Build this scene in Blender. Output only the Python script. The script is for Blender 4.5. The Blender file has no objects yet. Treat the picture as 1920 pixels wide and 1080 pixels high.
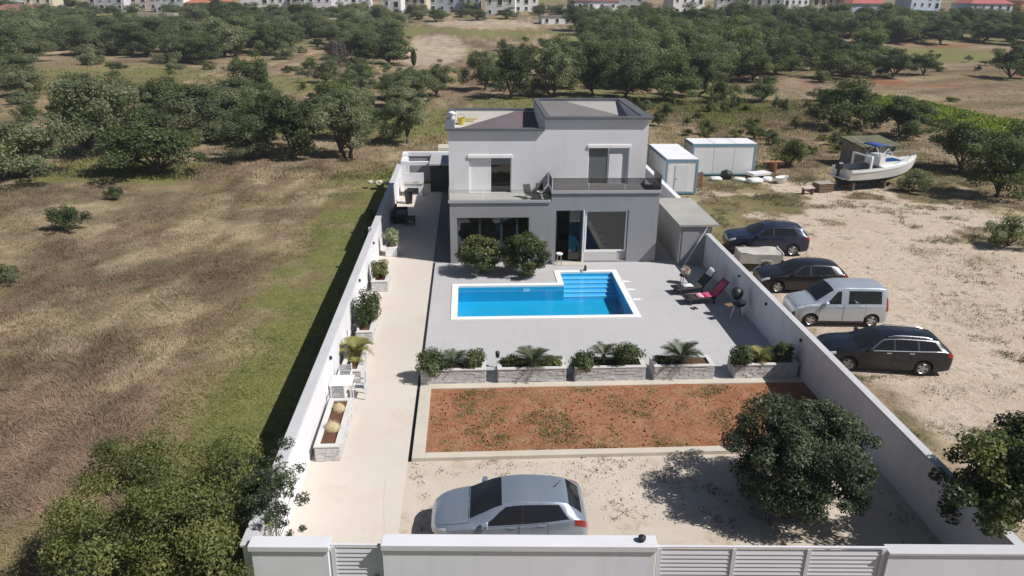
import bpy, bmesh, math, random
import numpy as np
from mathutils import Matrix, Vector

# ------------------------------------------------------------------ camera, sky, sun, exposure
scene = bpy.context.scene
COL = scene.collection
RX = Vector((0.998459, -0.054798, 0.008722))
UX = Vector((0.011728, 0.362051, 0.932084))
FW = Vector((0.054234, 0.930546, -0.362136))
cam_d = bpy.data.cameras.new("camera")
cam_d.sensor_width = 36.0
cam_d.lens = 1420.37 / 1920 * 36.0
cam_d.clip_start = 0.1
cam_d.clip_end = 6000
cam = bpy.data.objects.new("camera", cam_d)
COL.objects.link(cam)
M = Matrix(((RX.x, UX.x, -FW.x, 0), (RX.y, UX.y, -FW.y, 0), (RX.z, UX.z, -FW.z, 13.603), (0, 0, 0, 1)))
cam.matrix_world = M
scene.camera = cam

SUN_EL, SUN_AZ = math.radians(48.5), math.radians(112.0)     # azimuth clockwise from +Y
world = bpy.data.worlds.new("World")
scene.world = world
world.use_nodes = True
wn = world.node_tree
wn.nodes.clear()
sky = wn.nodes.new("ShaderNodeTexSky")
sky.sky_type = 'NISHITA'
sky.sun_disc = False
sky.sun_elevation = SUN_EL
sky.sun_rotation = SUN_AZ
sky.altitude = 50
sky.air_density = 1.0
sky.dust_density = 1.0
bg = wn.nodes.new("ShaderNodeBackground")
bg.inputs[1].default_value = 0.047
wo = wn.nodes.new("ShaderNodeOutputWorld")
wn.links.new(sky.outputs[0], bg.inputs[0])
wn.links.new(bg.outputs[0], wo.inputs[0])

sun_d = bpy.data.lights.new("sun", 'SUN')
sun_d.energy = 5.0
sun_d.angle = math.radians(0.55)
sun_d.color = (1.0, 0.965, 0.925)
sun = bpy.data.objects.new("sun", sun_d)
COL.objects.link(sun)
SDIR = Vector((math.sin(SUN_AZ) * math.cos(SUN_EL), math.cos(SUN_AZ) * math.cos(SUN_EL), math.sin(SUN_EL)))
sun.rotation_euler = (-SDIR).to_track_quat('-Z', 'Y').to_euler()
sun.location = SDIR * 60

scene.view_settings.view_transform = 'Standard'
scene.view_settings.look = 'None'
scene.view_settings.gamma = 1.0
scene.view_settings.use_curve_mapping = False
scene.view_settings.exposure = 0.10
scene.render.engine = 'CYCLES'
scene.cycles.max_bounces = 6
scene.cycles.transparent_max_bounces = 12
scene.cycles.caustics_reflective = False
scene.cycles.caustics_refractive = False

rnd = random.Random(7)
rng = np.random.default_rng(7)

# ------------------------------------------------------------------ materials
MATS = {}
def new_mat(name):
    m = bpy.data.materials.new(name)
    m.use_nodes = True
    nt = m.node_tree
    b = nt.nodes["Principled BSDF"]
    return m, nt, b

def coords(nt, scale, kind='Object'):
    tc = nt.nodes.new("ShaderNodeTexCoord")
    mp = nt.nodes.new("ShaderNodeMapping")
    mp.inputs['Scale'].default_value = (scale if isinstance(scale, tuple) else (scale,) * 3)
    nt.links.new(tc.outputs[kind], mp.inputs[0])
    return mp.outputs[0]

def world_pos(nt, scale=1.0):
    g = nt.nodes.new("ShaderNodeNewGeometry")
    mp = nt.nodes.new("ShaderNodeMapping")
    mp.inputs['Scale'].default_value = (scale if isinstance(scale, tuple) else (scale,) * 3)
    nt.links.new(g.outputs['Position'], mp.inputs[0])
    return mp.outputs[0]

def noise(nt, vec, scale, detail=4, rough=0.6):
    n = nt.nodes.new("ShaderNodeTexNoise")
    n.inputs['Scale'].default_value = scale
    n.inputs['Detail'].default_value = detail
    n.inputs['Roughness'].default_value = rough
    if vec is not None:
        nt.links.new(vec, n.inputs['Vector'])
    return n.outputs['Fac']

def maprange(nt, val, a, b, c, d, clamp=True):
    n = nt.nodes.new("ShaderNodeMapRange")
    n.clamp = clamp
    for i, v in zip((1, 2, 3, 4), (a, b, c, d)):
        n.inputs[i].default_value = v
    nt.links.new(val, n.inputs[0])
    return n.outputs[0]

def math_n(nt, op, a, b):
    n = nt.nodes.new("ShaderNodeMath")
    n.operation = op
    for i, v in enumerate((a, b)):
        if isinstance(v, (int, float)):
            n.inputs[i].default_value = v
        else:
            nt.links.new(v, n.inputs[i])
    return n.outputs[0]

def mixc(nt, fac, a, b, mode='MIX'):
    n = nt.nodes.new("ShaderNodeMix")
    n.data_type = 'RGBA'
    n.blend_type = mode
    if isinstance(fac, (int, float)):
        n.inputs[0].default_value = fac
    else:
        nt.links.new(fac, n.inputs[0])
    for i, v in ((6, a), (7, b)):
        if isinstance(v, tuple):
            n.inputs[i].default_value = v if len(v) == 4 else v + (1,)
        else:
            nt.links.new(v, n.inputs[i])
    return n.outputs[2]

def bump(nt, b, h, strength=0.3, dist=0.02):
    n = nt.nodes.new("ShaderNodeBump")
    n.inputs['Strength'].default_value = strength
    n.inputs['Distance'].default_value = dist
    nt.links.new(h, n.inputs['Height'])
    nt.links.new(n.outputs[0], b.inputs['Normal'])

def dark(c, k):
    return tuple(x * k for x in c)

def pbr(name, col, rough=0.7, var=0.18, scale=1.2, fine=30.0, bmp=0.15, metal=0.0, coat=0.0, dirt=None, dist=0.01, streak=0.0):
    """painted / mineral surface: base colour broken up by two scales of noise"""
    if name in MATS:
        return MATS[name]
    m, nt, b = new_mat(name)
    v = world_pos(nt)
    n1 = noise(nt, v, scale, 5)
    n2 = noise(nt, v, fine, 3)
    c = mixc(nt, maprange(nt, n1, .3, .7, 0, 1), dark(col, 1 - var), dark(col, 1 + var * .4))
    c = mixc(nt, maprange(nt, n2, .25, .75, 0, .5), c, dark(col, 1 - var * .8))
    if dirt:
        n3 = noise(nt, v, scale * .37, 6, .7)
        c = mixc(nt, maprange(nt, n3, .52, .72, 0, .55), c, dirt)
    if streak:
        n5 = noise(nt, world_pos(nt, (2.6, 2.6, .22)), 1.0, 6, .7)
        n6 = noise(nt, v, .5, 3)
        k5 = math_n(nt, 'MULTIPLY', maprange(nt, n5, .50, .78, 0, streak), maprange(nt, n6, .35, .6, .2, 1))
        c = mixc(nt, k5, c, dirt or dark(col, .7))
    nt.links.new(c, b.inputs['Base Color'])
    b.inputs['Roughness'].default_value = rough
    b.inputs['Metallic'].default_value = metal
    if coat:
        b.inputs['Coat Weight'].default_value = coat
        b.inputs['Coat Roughness'].default_value = 0.05
    if bmp:
        bump(nt, b, n2, bmp, dist)
    MATS[name] = m
    return m

def glass_mat(name, tint, alpha, refl=0.06):
    """window glass: part clear, part dark tint, with a mirror coat"""
    m, nt, b = new_mat(name)
    nt.nodes.remove(b)
    tr = nt.nodes.new("ShaderNodeBsdfTransparent")
    tr.inputs[0].default_value = (*tint, 1)
    gl = nt.nodes.new("ShaderNodeBsdfGlossy")
    gl.inputs['Roughness'].default_value = 0.02
    di = nt.nodes.new("ShaderNodeBsdfDiffuse")
    di.inputs[0].default_value = (.012, .014, .016, 1)
    mx0 = nt.nodes.new("ShaderNodeMixShader")
    mx0.inputs[0].default_value = alpha
    nt.links.new(tr.outputs[0], mx0.inputs[1]); nt.links.new(di.outputs[0], mx0.inputs[2])
    fr = nt.nodes.new("ShaderNodeFresnel"); fr.inputs[0].default_value = 1.45
    f2 = math_n(nt, 'ADD', fr.outputs[0], refl)
    mx = nt.nodes.new("ShaderNodeMixShader")
    nt.links.new(f2, mx.inputs[0]); nt.links.new(mx0.outputs[0], mx.inputs[1]); nt.links.new(gl.outputs[0], mx.inputs[2])
    nt.links.new(mx.outputs[0], nt.nodes["Material Output"].inputs[0])
    MATS[name] = m
    return m

def leaf_mat(name, c1, c2, c3, trans=0.25, rough=0.55):
    m, nt, b = new_mat(name)
    at = nt.nodes.new("ShaderNodeAttribute"); at.attribute_name = 'tint'
    oi = nt.nodes.new("ShaderNodeObjectInfo")
    f = math_n(nt, 'ADD', at.outputs['Fac'], maprange(nt, oi.outputs['Random'], 0, 1, -.22, .22))
    r = nt.nodes.new("ShaderNodeValToRGB")
    r.color_ramp.elements[0].position = 0.05; r.color_ramp.elements[0].color = (*c1, 1)
    r.color_ramp.elements[1].position = 0.95; r.color_ramp.elements[1].color = (*c3, 1)
    e = r.color_ramp.elements.new(0.5); e.color = (*c2, 1)
    nt.links.new(f, r.inputs[0])
    nt.links.new(r.outputs[0], b.inputs['Base Color'])
    b.inputs['Roughness'].default_value = rough
    b.inputs['Specular IOR Level'].default_value = 0.35
    tl = nt.nodes.new("ShaderNodeBsdfTranslucent")
    nt.links.new(mixc(nt, 1.0, r.outputs[0], (1.15, 1.35, .6, 1), 'MULTIPLY'), tl.inputs[0])
    mx = nt.nodes.new("ShaderNodeMixShader"); mx.inputs[0].default_value = trans
    nt.links.new(b.outputs[0], mx.inputs[1]); nt.links.new(tl.outputs[0], mx.inputs[2])
    nt.links.new(mx.outputs[0], nt.nodes["Material Output"].inputs[0])
    MATS[name] = m
    return m

def attr_mat(name, rough=0.8, trans=0.15):
    """colour read from a per-vertex albedo attribute (grass blades, pebbles)"""
    m, nt, b = new_mat(name)
    at = nt.nodes.new("ShaderNodeAttribute"); at.attribute_name = 'col'
    nt.links.new(at.outputs['Color'], b.inputs['Base Color'])
    b.inputs['Roughness'].default_value = rough
    b.inputs['Specular IOR Level'].default_value = 0.2
    if trans:
        tl = nt.nodes.new("ShaderNodeBsdfTranslucent")
        nt.links.new(at.outputs['Color'], tl.inputs[0])
        mx = nt.nodes.new("ShaderNodeMixShader"); mx.inputs[0].default_value = trans
        nt.links.new(b.outputs[0], mx.inputs[1]); nt.links.new(tl.outputs[0], mx.inputs[2])
        nt.links.new(mx.outputs[0], nt.nodes["Material Output"].inputs[0])
    MATS[name] = m
    return m

WHITE = pbr("white_paint", (.78, .78, .81), .65, .07, .9, 25, .08, dirt=(.62, .61, .59))
WALLW = pbr("boundary_wall_paint", (.78, .78, .81), .75, .08, .6, 20, .12, dirt=(.56, .55, .54), streak=.7)
WALLC = pbr("wall_cap_paint", (.52, .52, .545), .75, .10, .8, 22, .12, dirt=(.45, .44, .43))
FRONTW = pbr("front_wall_paint", (.80, .80, .86), .7, .06, .6, 20, .1, dirt=(.60, .60, .62), streak=.6)
FCAP = pbr("front_cap_paint", (.66, .66, .70), .7, .06, .8, 22, .1, dirt=(.54, .54, .56), streak=.5)
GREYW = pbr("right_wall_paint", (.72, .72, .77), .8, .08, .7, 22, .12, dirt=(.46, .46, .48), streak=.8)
HOUSEL = pbr("pale_render", (.72, .71, .73), .85, .05, .5, 40, .15, dirt=(.56, .555, .55), streak=.45)
HOUSED = pbr("grey_render", (.31, .31, .325), .85, .06, .5, 40, .15, dirt=(.22, .22, .225), streak=.6)
CAPD = pbr("dark_roof_cap", (.11, .115, .13), .5, .1, 1, 20, .05)
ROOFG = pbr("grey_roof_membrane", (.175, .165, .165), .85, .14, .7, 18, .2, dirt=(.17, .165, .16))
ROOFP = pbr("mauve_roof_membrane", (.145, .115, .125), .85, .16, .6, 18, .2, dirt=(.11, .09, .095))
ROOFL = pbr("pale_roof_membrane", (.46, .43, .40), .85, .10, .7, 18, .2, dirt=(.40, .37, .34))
FASC = pbr("fascia_grey", (.40, .40, .415), .7, .06, 1, 20, .05)
CONC = pbr("grey_concrete", (.36, .355, .33), .9, .16, .8, 25, .25, dirt=(.27, .26, .24))
KERBM = pbr("kerb_concrete", (.55, .50, .42), .9, .12, 1.0, 25, .3, dirt=(.44, .38, .30))
STONEM = pbr("cladding_stone", (.62, .61, .60), .9, .28, 5, 40, .4)
SOILM = pbr("planter_soil", (.13, .055, .03), .95, .35, 4, 30, .5)
BLACK = pbr("black_plastic", (.018, .018, .02), .5, .2, 3, 40, .05)
RUBBER = pbr("rubber", (.02, .02, .02), .85, .2, 3, 40, .1)
ALLOY = pbr("alloy", (.50, .50, .52), .35, .1, 5, 60, 0, metal=.8)
CHROME = pbr("bright_trim", (.65, .65, .67), .25, .05, 5, 60, 0, metal=.9)
FRAMEW = pbr("white_frame", (.86, .86, .87), .5, .04, 2, 30, .03)
FRAMED = pbr("anthracite_frame", (.06, .062, .068), .5, .1, 2, 30, .03)
BARK = pbr("bark", (.11, .085, .062), .95, .35, 6, 40, .6)
WOODB = pbr("old_wood", (.20, .13, .085), .9, .3, 4, 40, .4)
DARKINT = pbr("room_wall", (.20, .20, .20), .9, .1, 1, 10, .05)
DARKFLOOR = pbr("room_floor", (.10, .085, .07), .6, .2, 2, 20, .05)
CARGLASS = None
GLASS = glass_mat("window_glass", (.55, .58, .58), .45, .05)
SMOKE = glass_mat("smoked_rail_glass", (.62, .61, .61), .06, .01)
CLEARG = glass_mat("clear_rail_glass", (.90, .91, .89), .03, .0)
RED = pbr("red_lens", (.32, .012, .012), .2, .15, 6, 60, 0, coat=.6)
LENS = pbr("clear_lens", (.55, .57, .60), .12, .12, 8, 60, 0, coat=.8)

def car_paint(name, col, metal=.35, rough=.32):
    if name in MATS: return MATS[name]
    m, nt, b = new_mat(name)
    v = coords(nt, 1.0)
    n1 = noise(nt, v, 1.6, 6, .65)
    dust = maprange(nt, n1, .35, .75, 0, .30 if max(col) > .2 else .10)
    c = mixc(nt, dust, col, tuple(x * .72 + y for x, y in zip(col, (.05, .046, .04))))
    nt.links.new(c, b.inputs['Base Color'])
    nt.links.new(maprange(nt, n1, .3, .75, rough * .8, rough + .2), b.inputs['Roughness'])
    b.inputs['Metallic'].default_value = metal
    b.inputs['Coat Weight'].default_value = .55
    b.inputs['Coat Roughness'].default_value = .08
    MATS[name] = m
    return m

def car_glass():
    m, nt, b = new_mat("car_glass")
    v = coords(nt, 1.0)
    n1 = noise(nt, v, 1.3, 4)
    c = mixc(nt, n1, (.006, .007, .009, 1), (.022, .024, .028, 1))
    nt.links.new(c, b.inputs['Base Color'])
    b.inputs['Roughness'].default_value = .06
    b.inputs['IOR'].default_value = 1.5
    return m
CARGLASS = car_glass()

# ------------------------------------------------------------------ object helpers
def label(o, lab=None, cat=None, group=None, kind=None):
    if lab: o['label'] = lab
    if cat: o['category'] = cat
    if group: o['group'] = group
    if kind: o['kind'] = kind
    return o

def empty(name, loc=(0, 0, 0), rz=0.0, lab=None, cat=None, group=None):
    o = bpy.data.objects.new(name, None)
    o.empty_display_size = .2
    COL.objects.link(o)
    o.location = loc
    o.rotation_euler = (0, 0, rz)
    return label(o, lab, cat, group)

def link_mesh(name, me, parent=None, loc=None, rz=None):
    o = bpy.data.objects.new(name, me)
    COL.objects.link(o)
    if parent is not None: o.parent = parent
    if loc is not None: o.location = loc
    if rz is not None: o.rotation_euler = (0, 0, rz)
    return o

def mesh_np(name, v, f, mats, smooth=False, midx=None, attrs=None):
    me = bpy.data.meshes.new(name)
    v = np.asarray(v, dtype=np.float32); f = np.asarray(f, dtype=np.int32)
    n = f.shape[1]
    me.vertices.add(len(v)); me.vertices.foreach_set('co', v.ravel())
    me.loops.add(f.size); me.loops.foreach_set('vertex_index', f.ravel())
    me.polygons.add(len(f))
    me.polygons.foreach_set('loop_start', np.arange(0, f.size, n, dtype=np.int32))
    for m in (mats if isinstance(mats, (list, tuple)) else [mats]): me.materials.append(m)
    if midx is not None: me.polygons.foreach_set('material_index', np.asarray(midx, dtype=np.int32))
    if smooth: me.polygons.foreach_set('use_smooth', np.ones(len(f), dtype=bool))
    for k, a in (attrs or {}).items():
        a = np.asarray(a, dtype=np.float32)
        if a.ndim == 1:
            at = me.attributes.new(k, 'FLOAT', 'POINT'); at.data.foreach_set('value', a)
        else:
            at = me.attributes.new(k, 'FLOAT_COLOR', 'POINT')
            if a.shape[1] == 3: a = np.concatenate([a, np.ones((len(a), 1), np.float32)], 1)
            at.data.foreach_set('color', a.ravel())
    me.update(calc_edges=True)
    me.validate()
    return me

class MB:
    """collects primitive shapes into one mesh"""
    def __init__(s): s.bm = bmesh.new()
    def quad(s, pts):
        vs = [s.bm.verts.new(p) for p in pts]
        s.bm.faces.new(vs); return s
    def box(s, x0, x1, y0, y1, z0, z1, bev=0.0, mtx=None):
        r = bmesh.ops.create_cube(s.bm, size=1.0)
        vs = r['verts']
        bmesh.ops.scale(s.bm, verts=vs, vec=(x1 - x0, y1 - y0, z1 - z0))
        bmesh.ops.translate(s.bm, verts=vs, vec=((x0 + x1) / 2, (y0 + y1) / 2, (z0 + z1) / 2))
        if mtx is not None: bmesh.ops.transform(s.bm, matrix=mtx, verts=vs)
        if bev > 0:
            es = list({e for v in vs for e in v.link_edges})
            bmesh.ops.bevel(s.bm, geom=es, offset=bev, segments=1, affect='EDGES', profile=.7)
        return s
    def tube(s, pts, radii, n=8, cap=True):
        pts = [Vector(p) for p in pts]
        if isinstance(radii, (int, float)): radii = [radii] * len(pts)
        rings = []
        for i, p in enumerate(pts):
            d = (pts[min(i + 1, len(pts) - 1)] - pts[max(i - 1, 0)]).normalized()
            a = d.orthogonal().normalized() if i == 0 else (rings[-1][1] - d * rings[-1][1].dot(d)).normalized()
            b = d.cross(a)
            rings.append(([s.bm.verts.new(p + (a * math.cos(t) + b * math.sin(t)) * radii[i]) for t in [2 * math.pi * k / n for k in range(n)]], a))
        for i in range(len(rings) - 1):
            A, B = rings[i][0], rings[i + 1][0]
            for k in range(n):
                s.bm.faces.new((A[k], A[(k + 1) % n], B[(k + 1) % n], B[k]))
        if cap:
            s.bm.faces.new(rings[0][0][::-1]); s.bm.faces.new(rings[-1][0])
        return s
    def lathe(s, prof, n=16, axis='Z', at=(0, 0, 0), cap=True):
        rings = []
        for r, z in prof:
            ring = []
            for k in range(n):
                t = 2 * math.pi * k / n
                if axis == 'Z': p = (at[0] + r * math.cos(t), at[1] + r * math.sin(t), at[2] + z)
                else: p = (at[0] + r * math.cos(t), at[1] + z, at[2] - r * math.sin(t))
                ring.append(s.bm.verts.new(p))
            rings.append(ring)
        for A, B in zip(rings, rings[1:]):
            for k in range(n):
                s.bm.faces.new((A[k], A[(k + 1) % n], B[(k + 1) % n], B[k]))
        if cap:
            s.bm.faces.new(rings[0][::-1]); s.bm.faces.new(rings[-1])
        return s
    def prism(s, poly, y0, y1):
        """polygon in x,z extruded along y"""
        A = [s.bm.verts.new((p[0], y0, p[1])) for p in poly]
        B = [s.bm.verts.new((p[0], y1, p[1])) for p in poly]
        n = len(poly)
        s.bm.faces.new(A); s.bm.faces.new(B[::-1])
        for k in range(n):
            s.bm.faces.new((A[k], B[k], B[(k + 1) % n], A[(k + 1) % n]))
        return s
    def slab(s, poly, z0, z1):
        """polygon in x,y extruded along z"""
        A = [s.bm.verts.new((p[0], p[1], z0)) for p in poly]
        B = [s.bm.verts.new((p[0], p[1], z1)) for p in poly]
        n = len(poly)
        s.bm.faces.new(A[::-1]); s.bm.faces.new(B)
        for k in range(n):
            s.bm.faces.new((A[k], A[(k + 1) % n], B[(k + 1) % n], B[k]))
        return s
    def mesh(s, name, mat, smooth=False):
        bmesh.ops.recalc_face_normals(s.bm, faces=s.bm.faces)
        me = bpy.data.meshes.new(name)
        s.bm.to_mesh(me); s.bm.free()
        for m in (mat if isinstance(mat, (list, tuple)) else [mat]): me.materials.append(m)
        if smooth: me.polygons.foreach_set('use_smooth', np.ones(len(me.polygons), dtype=bool))
        return me
    def build(s, name, mat, parent=None, smooth=False, loc=None, rz=None):
        return link_mesh(name, s.mesh(name, mat, smooth), parent, loc, rz)

def boxo(name, mat, x0, x1, y0, y1, z0, z1, parent=None, bev=0.0):
    return MB().box(x0, x1, y0, y1, z0, z1, bev).build(name, mat, parent)

def copy_tree(o, parent=None):
    c = o.copy(); COL.objects.link(c)
    if parent is not None: c.parent = parent
    for ch in CHILD.get(o.name, list(o.children)):
        copy_tree(ch, c)
    return c
CHILD = {}

# numpy value noise ------------------------------------------------
_perm = rng.random((256, 256)).astype(np.float32)
def vnoise(x, y, s, seed=0):
    x = np.asarray(x, float) / s + seed * 17.31; y = np.asarray(y, float) / s + seed * 9.77
    xi = np.floor(x).astype(int); yi = np.floor(y).astype(int)
    fx = x - xi; fy = y - yi
    fx = fx * fx * (3 - 2 * fx); fy = fy * fy * (3 - 2 * fy)
    g = lambda a, b: _perm[a % 256, b % 256]
    return (g(xi, yi) * (1 - fx) + g(xi + 1, yi) * fx) * (1 - fy) + (g(xi, yi + 1) * (1 - fx) + g(xi + 1, yi + 1) * fx) * fy
def fbm(x, y, s, seed=0, o=4):
    t = 0; a = .5; tot = 0
    for i in range(o):
        t = t + a * vnoise(x, y, s / 2 ** i, seed + i * 3); tot += a; a *= .55
    return t / tot
def sstep(x, a, b):
    t = np.clip((x - a) / (b - a), 0, 1); return t * t * (3 - 2 * t)

def terr(x, y):
    a = np.clip(np.asarray(y, float) - 100, 0, 450)
    h = np.where(a < 150, .0002 * a * a, 4.5 + .06 * (a - 150))
    return h
def drop(x, y):
    return -.5 * sstep(-5.15 - x, 0, .35) * (1 - sstep(-5 - x, 12, 28)) * sstep(y, 9, 12.5) * (1 - sstep(y, 57, 64))
def terr1(x, y): return float(terr(x, y) + drop(np.float64(x), np.float64(y)))

# ------------------------------------------------------------------ terrain with zones
YX0, YX1, YY0, YY1 = -5.30, 12.70, 13.6, 58.0      # the walled plot
def zones(x, y):
    """weights of gravel, lush green, red soil, dark damp"""
    n1 = fbm(x, y, 14, 1); n2 = fbm(x, y, 5, 2); n3 = fbm(x, y, 40, 5)
    grav = sstep(x, 12.2, 13.6) * (1 - sstep(y, 54, 61)) * (1 - sstep(x - (24 + 10 * n1) - .14 * (60 - y), 0, 10))
    # thin weeds over the lot, thicker towards the back and beside the wall
    weeds = sstep(n2, .50, .66) * (.25 + .75 * sstep(y, 30, 50)) + sstep(n1, .55, .7) * .5
    weeds = weeds + (1 - sstep(np.abs(x - 13.6), .4, 2.6)) * .75 + (1 - sstep(y, 17, 25)) * .45 * sstep(n2, .35, .6)
    weeds = weeds + sstep(y, 42, 52) * (1 - sstep(x, 17, 25)) * .55
    grav = np.clip(grav * (1 - .75 * np.clip(weeds, 0, 1)), 0, 1)
    green = (1 - sstep(-5.3 - x, 2.0 + 2.8 * n1, 5.6 + 3.6 * n1)) * (x < 0) * (y < 62) * (.75 + .5 * n2) * (.62 + .38 * sstep(fbm(x, y, 2.4, 95, 4) + .25 * (1 - sstep(-5.3 - x, .5, 4.0)), .38, .56))
    green = np.maximum(green, sstep(n1, .58, .74) * .4 * (x < 0) * (y > 44))
    green = np.maximum(green, .65 * (1 - sstep(y, 14, 19)) * (x < 0) * (x > -13))
    green = np.maximum(green, .8 * sstep(fbm(x, y, 22, 8), .47, .62) * (y > 58))
    strip = (1 - sstep(np.hypot((x + 44) / 24, (y - 151) / 6), .7, 1.1))
    tan = np.maximum(1 - sstep(np.hypot((x + 8) / 9, (y - 185) / 42), .7, 1.1), 1 - sstep(np.hypot((x - 5) / 24, (y - 250) / 20), .6, 1.1))
    green = green * (1 - np.maximum(strip, tan)); grav = np.maximum(grav, .52 * tan)
    # bright strip of vines on the right
    vx = x - (62 - .55 * (y - 62)) ; 
    green = np.maximum(green, 1.3 * (1 - sstep(np.abs(x - 57.0 + (y - 88) * .02), 2.0, 5.5)) * sstep(y, 66, 72) * (1 - sstep(y, 100, 108)))
    lotgreen = np.clip(weeds, 0, 1) * (x > 12.5) * (y < 62) * .55 * n2 * 1.6
    green = np.clip(np.maximum(green, lotgreen), 0, 1.3)
    red = (1 - sstep(np.hypot((x - 76) / 14, (y - 128) / 7), .5, 1.1)) * sstep(n2, .36, .55)
    red = np.maximum(red, (1 - sstep(np.hypot((x - 104) / 9, (y - 140) / 7), .5, 1.1)) * .8)
    red = np.maximum(red, .55 * (1 - sstep(np.hypot((x - 122) / 26, (y - 205) / 9), .6, 1.1)))
    red = np.maximum(red, .6 * (1 - sstep(np.hypot((x + 95) / 12, (y - 150) / 6), .5, 1.1)))
    return np.clip(grav, 0, 1), np.clip(green, 0, 1.3), np.clip(red, 0, 1), n3

def field_col(X, Y):
    """albedo of the dry growth: broad windswept patches of straw, mauve-brown, green and dark tangle"""
    m1 = fbm(X, Y, 3.2, 31)[..., None]; m2 = fbm(X, Y, 9, 33)
    c = np.array([.37, .305, .205]) * (1 - m1) + np.array([.26, .205, .15]) * m1
    U, W = X * .45 + Y * .55, Y * .45 - X * 1.6
    q0 = sstep(fbm(X, Y, 16, 80, 4), .42, .60)[..., None]
    q1 = sstep(fbm(U, W, 5, 81, 5), .46, .60)[..., None]; q2 = sstep(fbm(X, Y, 7, 83, 5), .49, .62)[..., None]
    q3 = sstep(fbm(U, W, 3.5, 85, 5), .50, .62)[..., None]; q4 = sstep(fbm(X, Y, 4.5, 87, 5), .51, .64)[..., None]
    c = c * (1 - .55 * q0) + np.array([.30, .225, .175]) * .55 * q0
    c = c * (1 - .7 * q1) + np.array([.27, .19, .15]) * .7 * q1
    c = c * (1 - .45 * q2) + np.array([.215, .20, .105]) * .45 * q2
    c = c * (1 - .6 * q3) + np.array([.50, .43, .315]) * .6 * q3
    c = c * (1 - .7 * q4) + np.array([.15, .125, .085]) * .7 * q4
    q5 = (fbm(U * 1.3, W, 1.6, 91, 4) - .5)[..., None]
    return c * (.90 + .9 * q5) * np.array([1.06, 1.0, .94])

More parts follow.
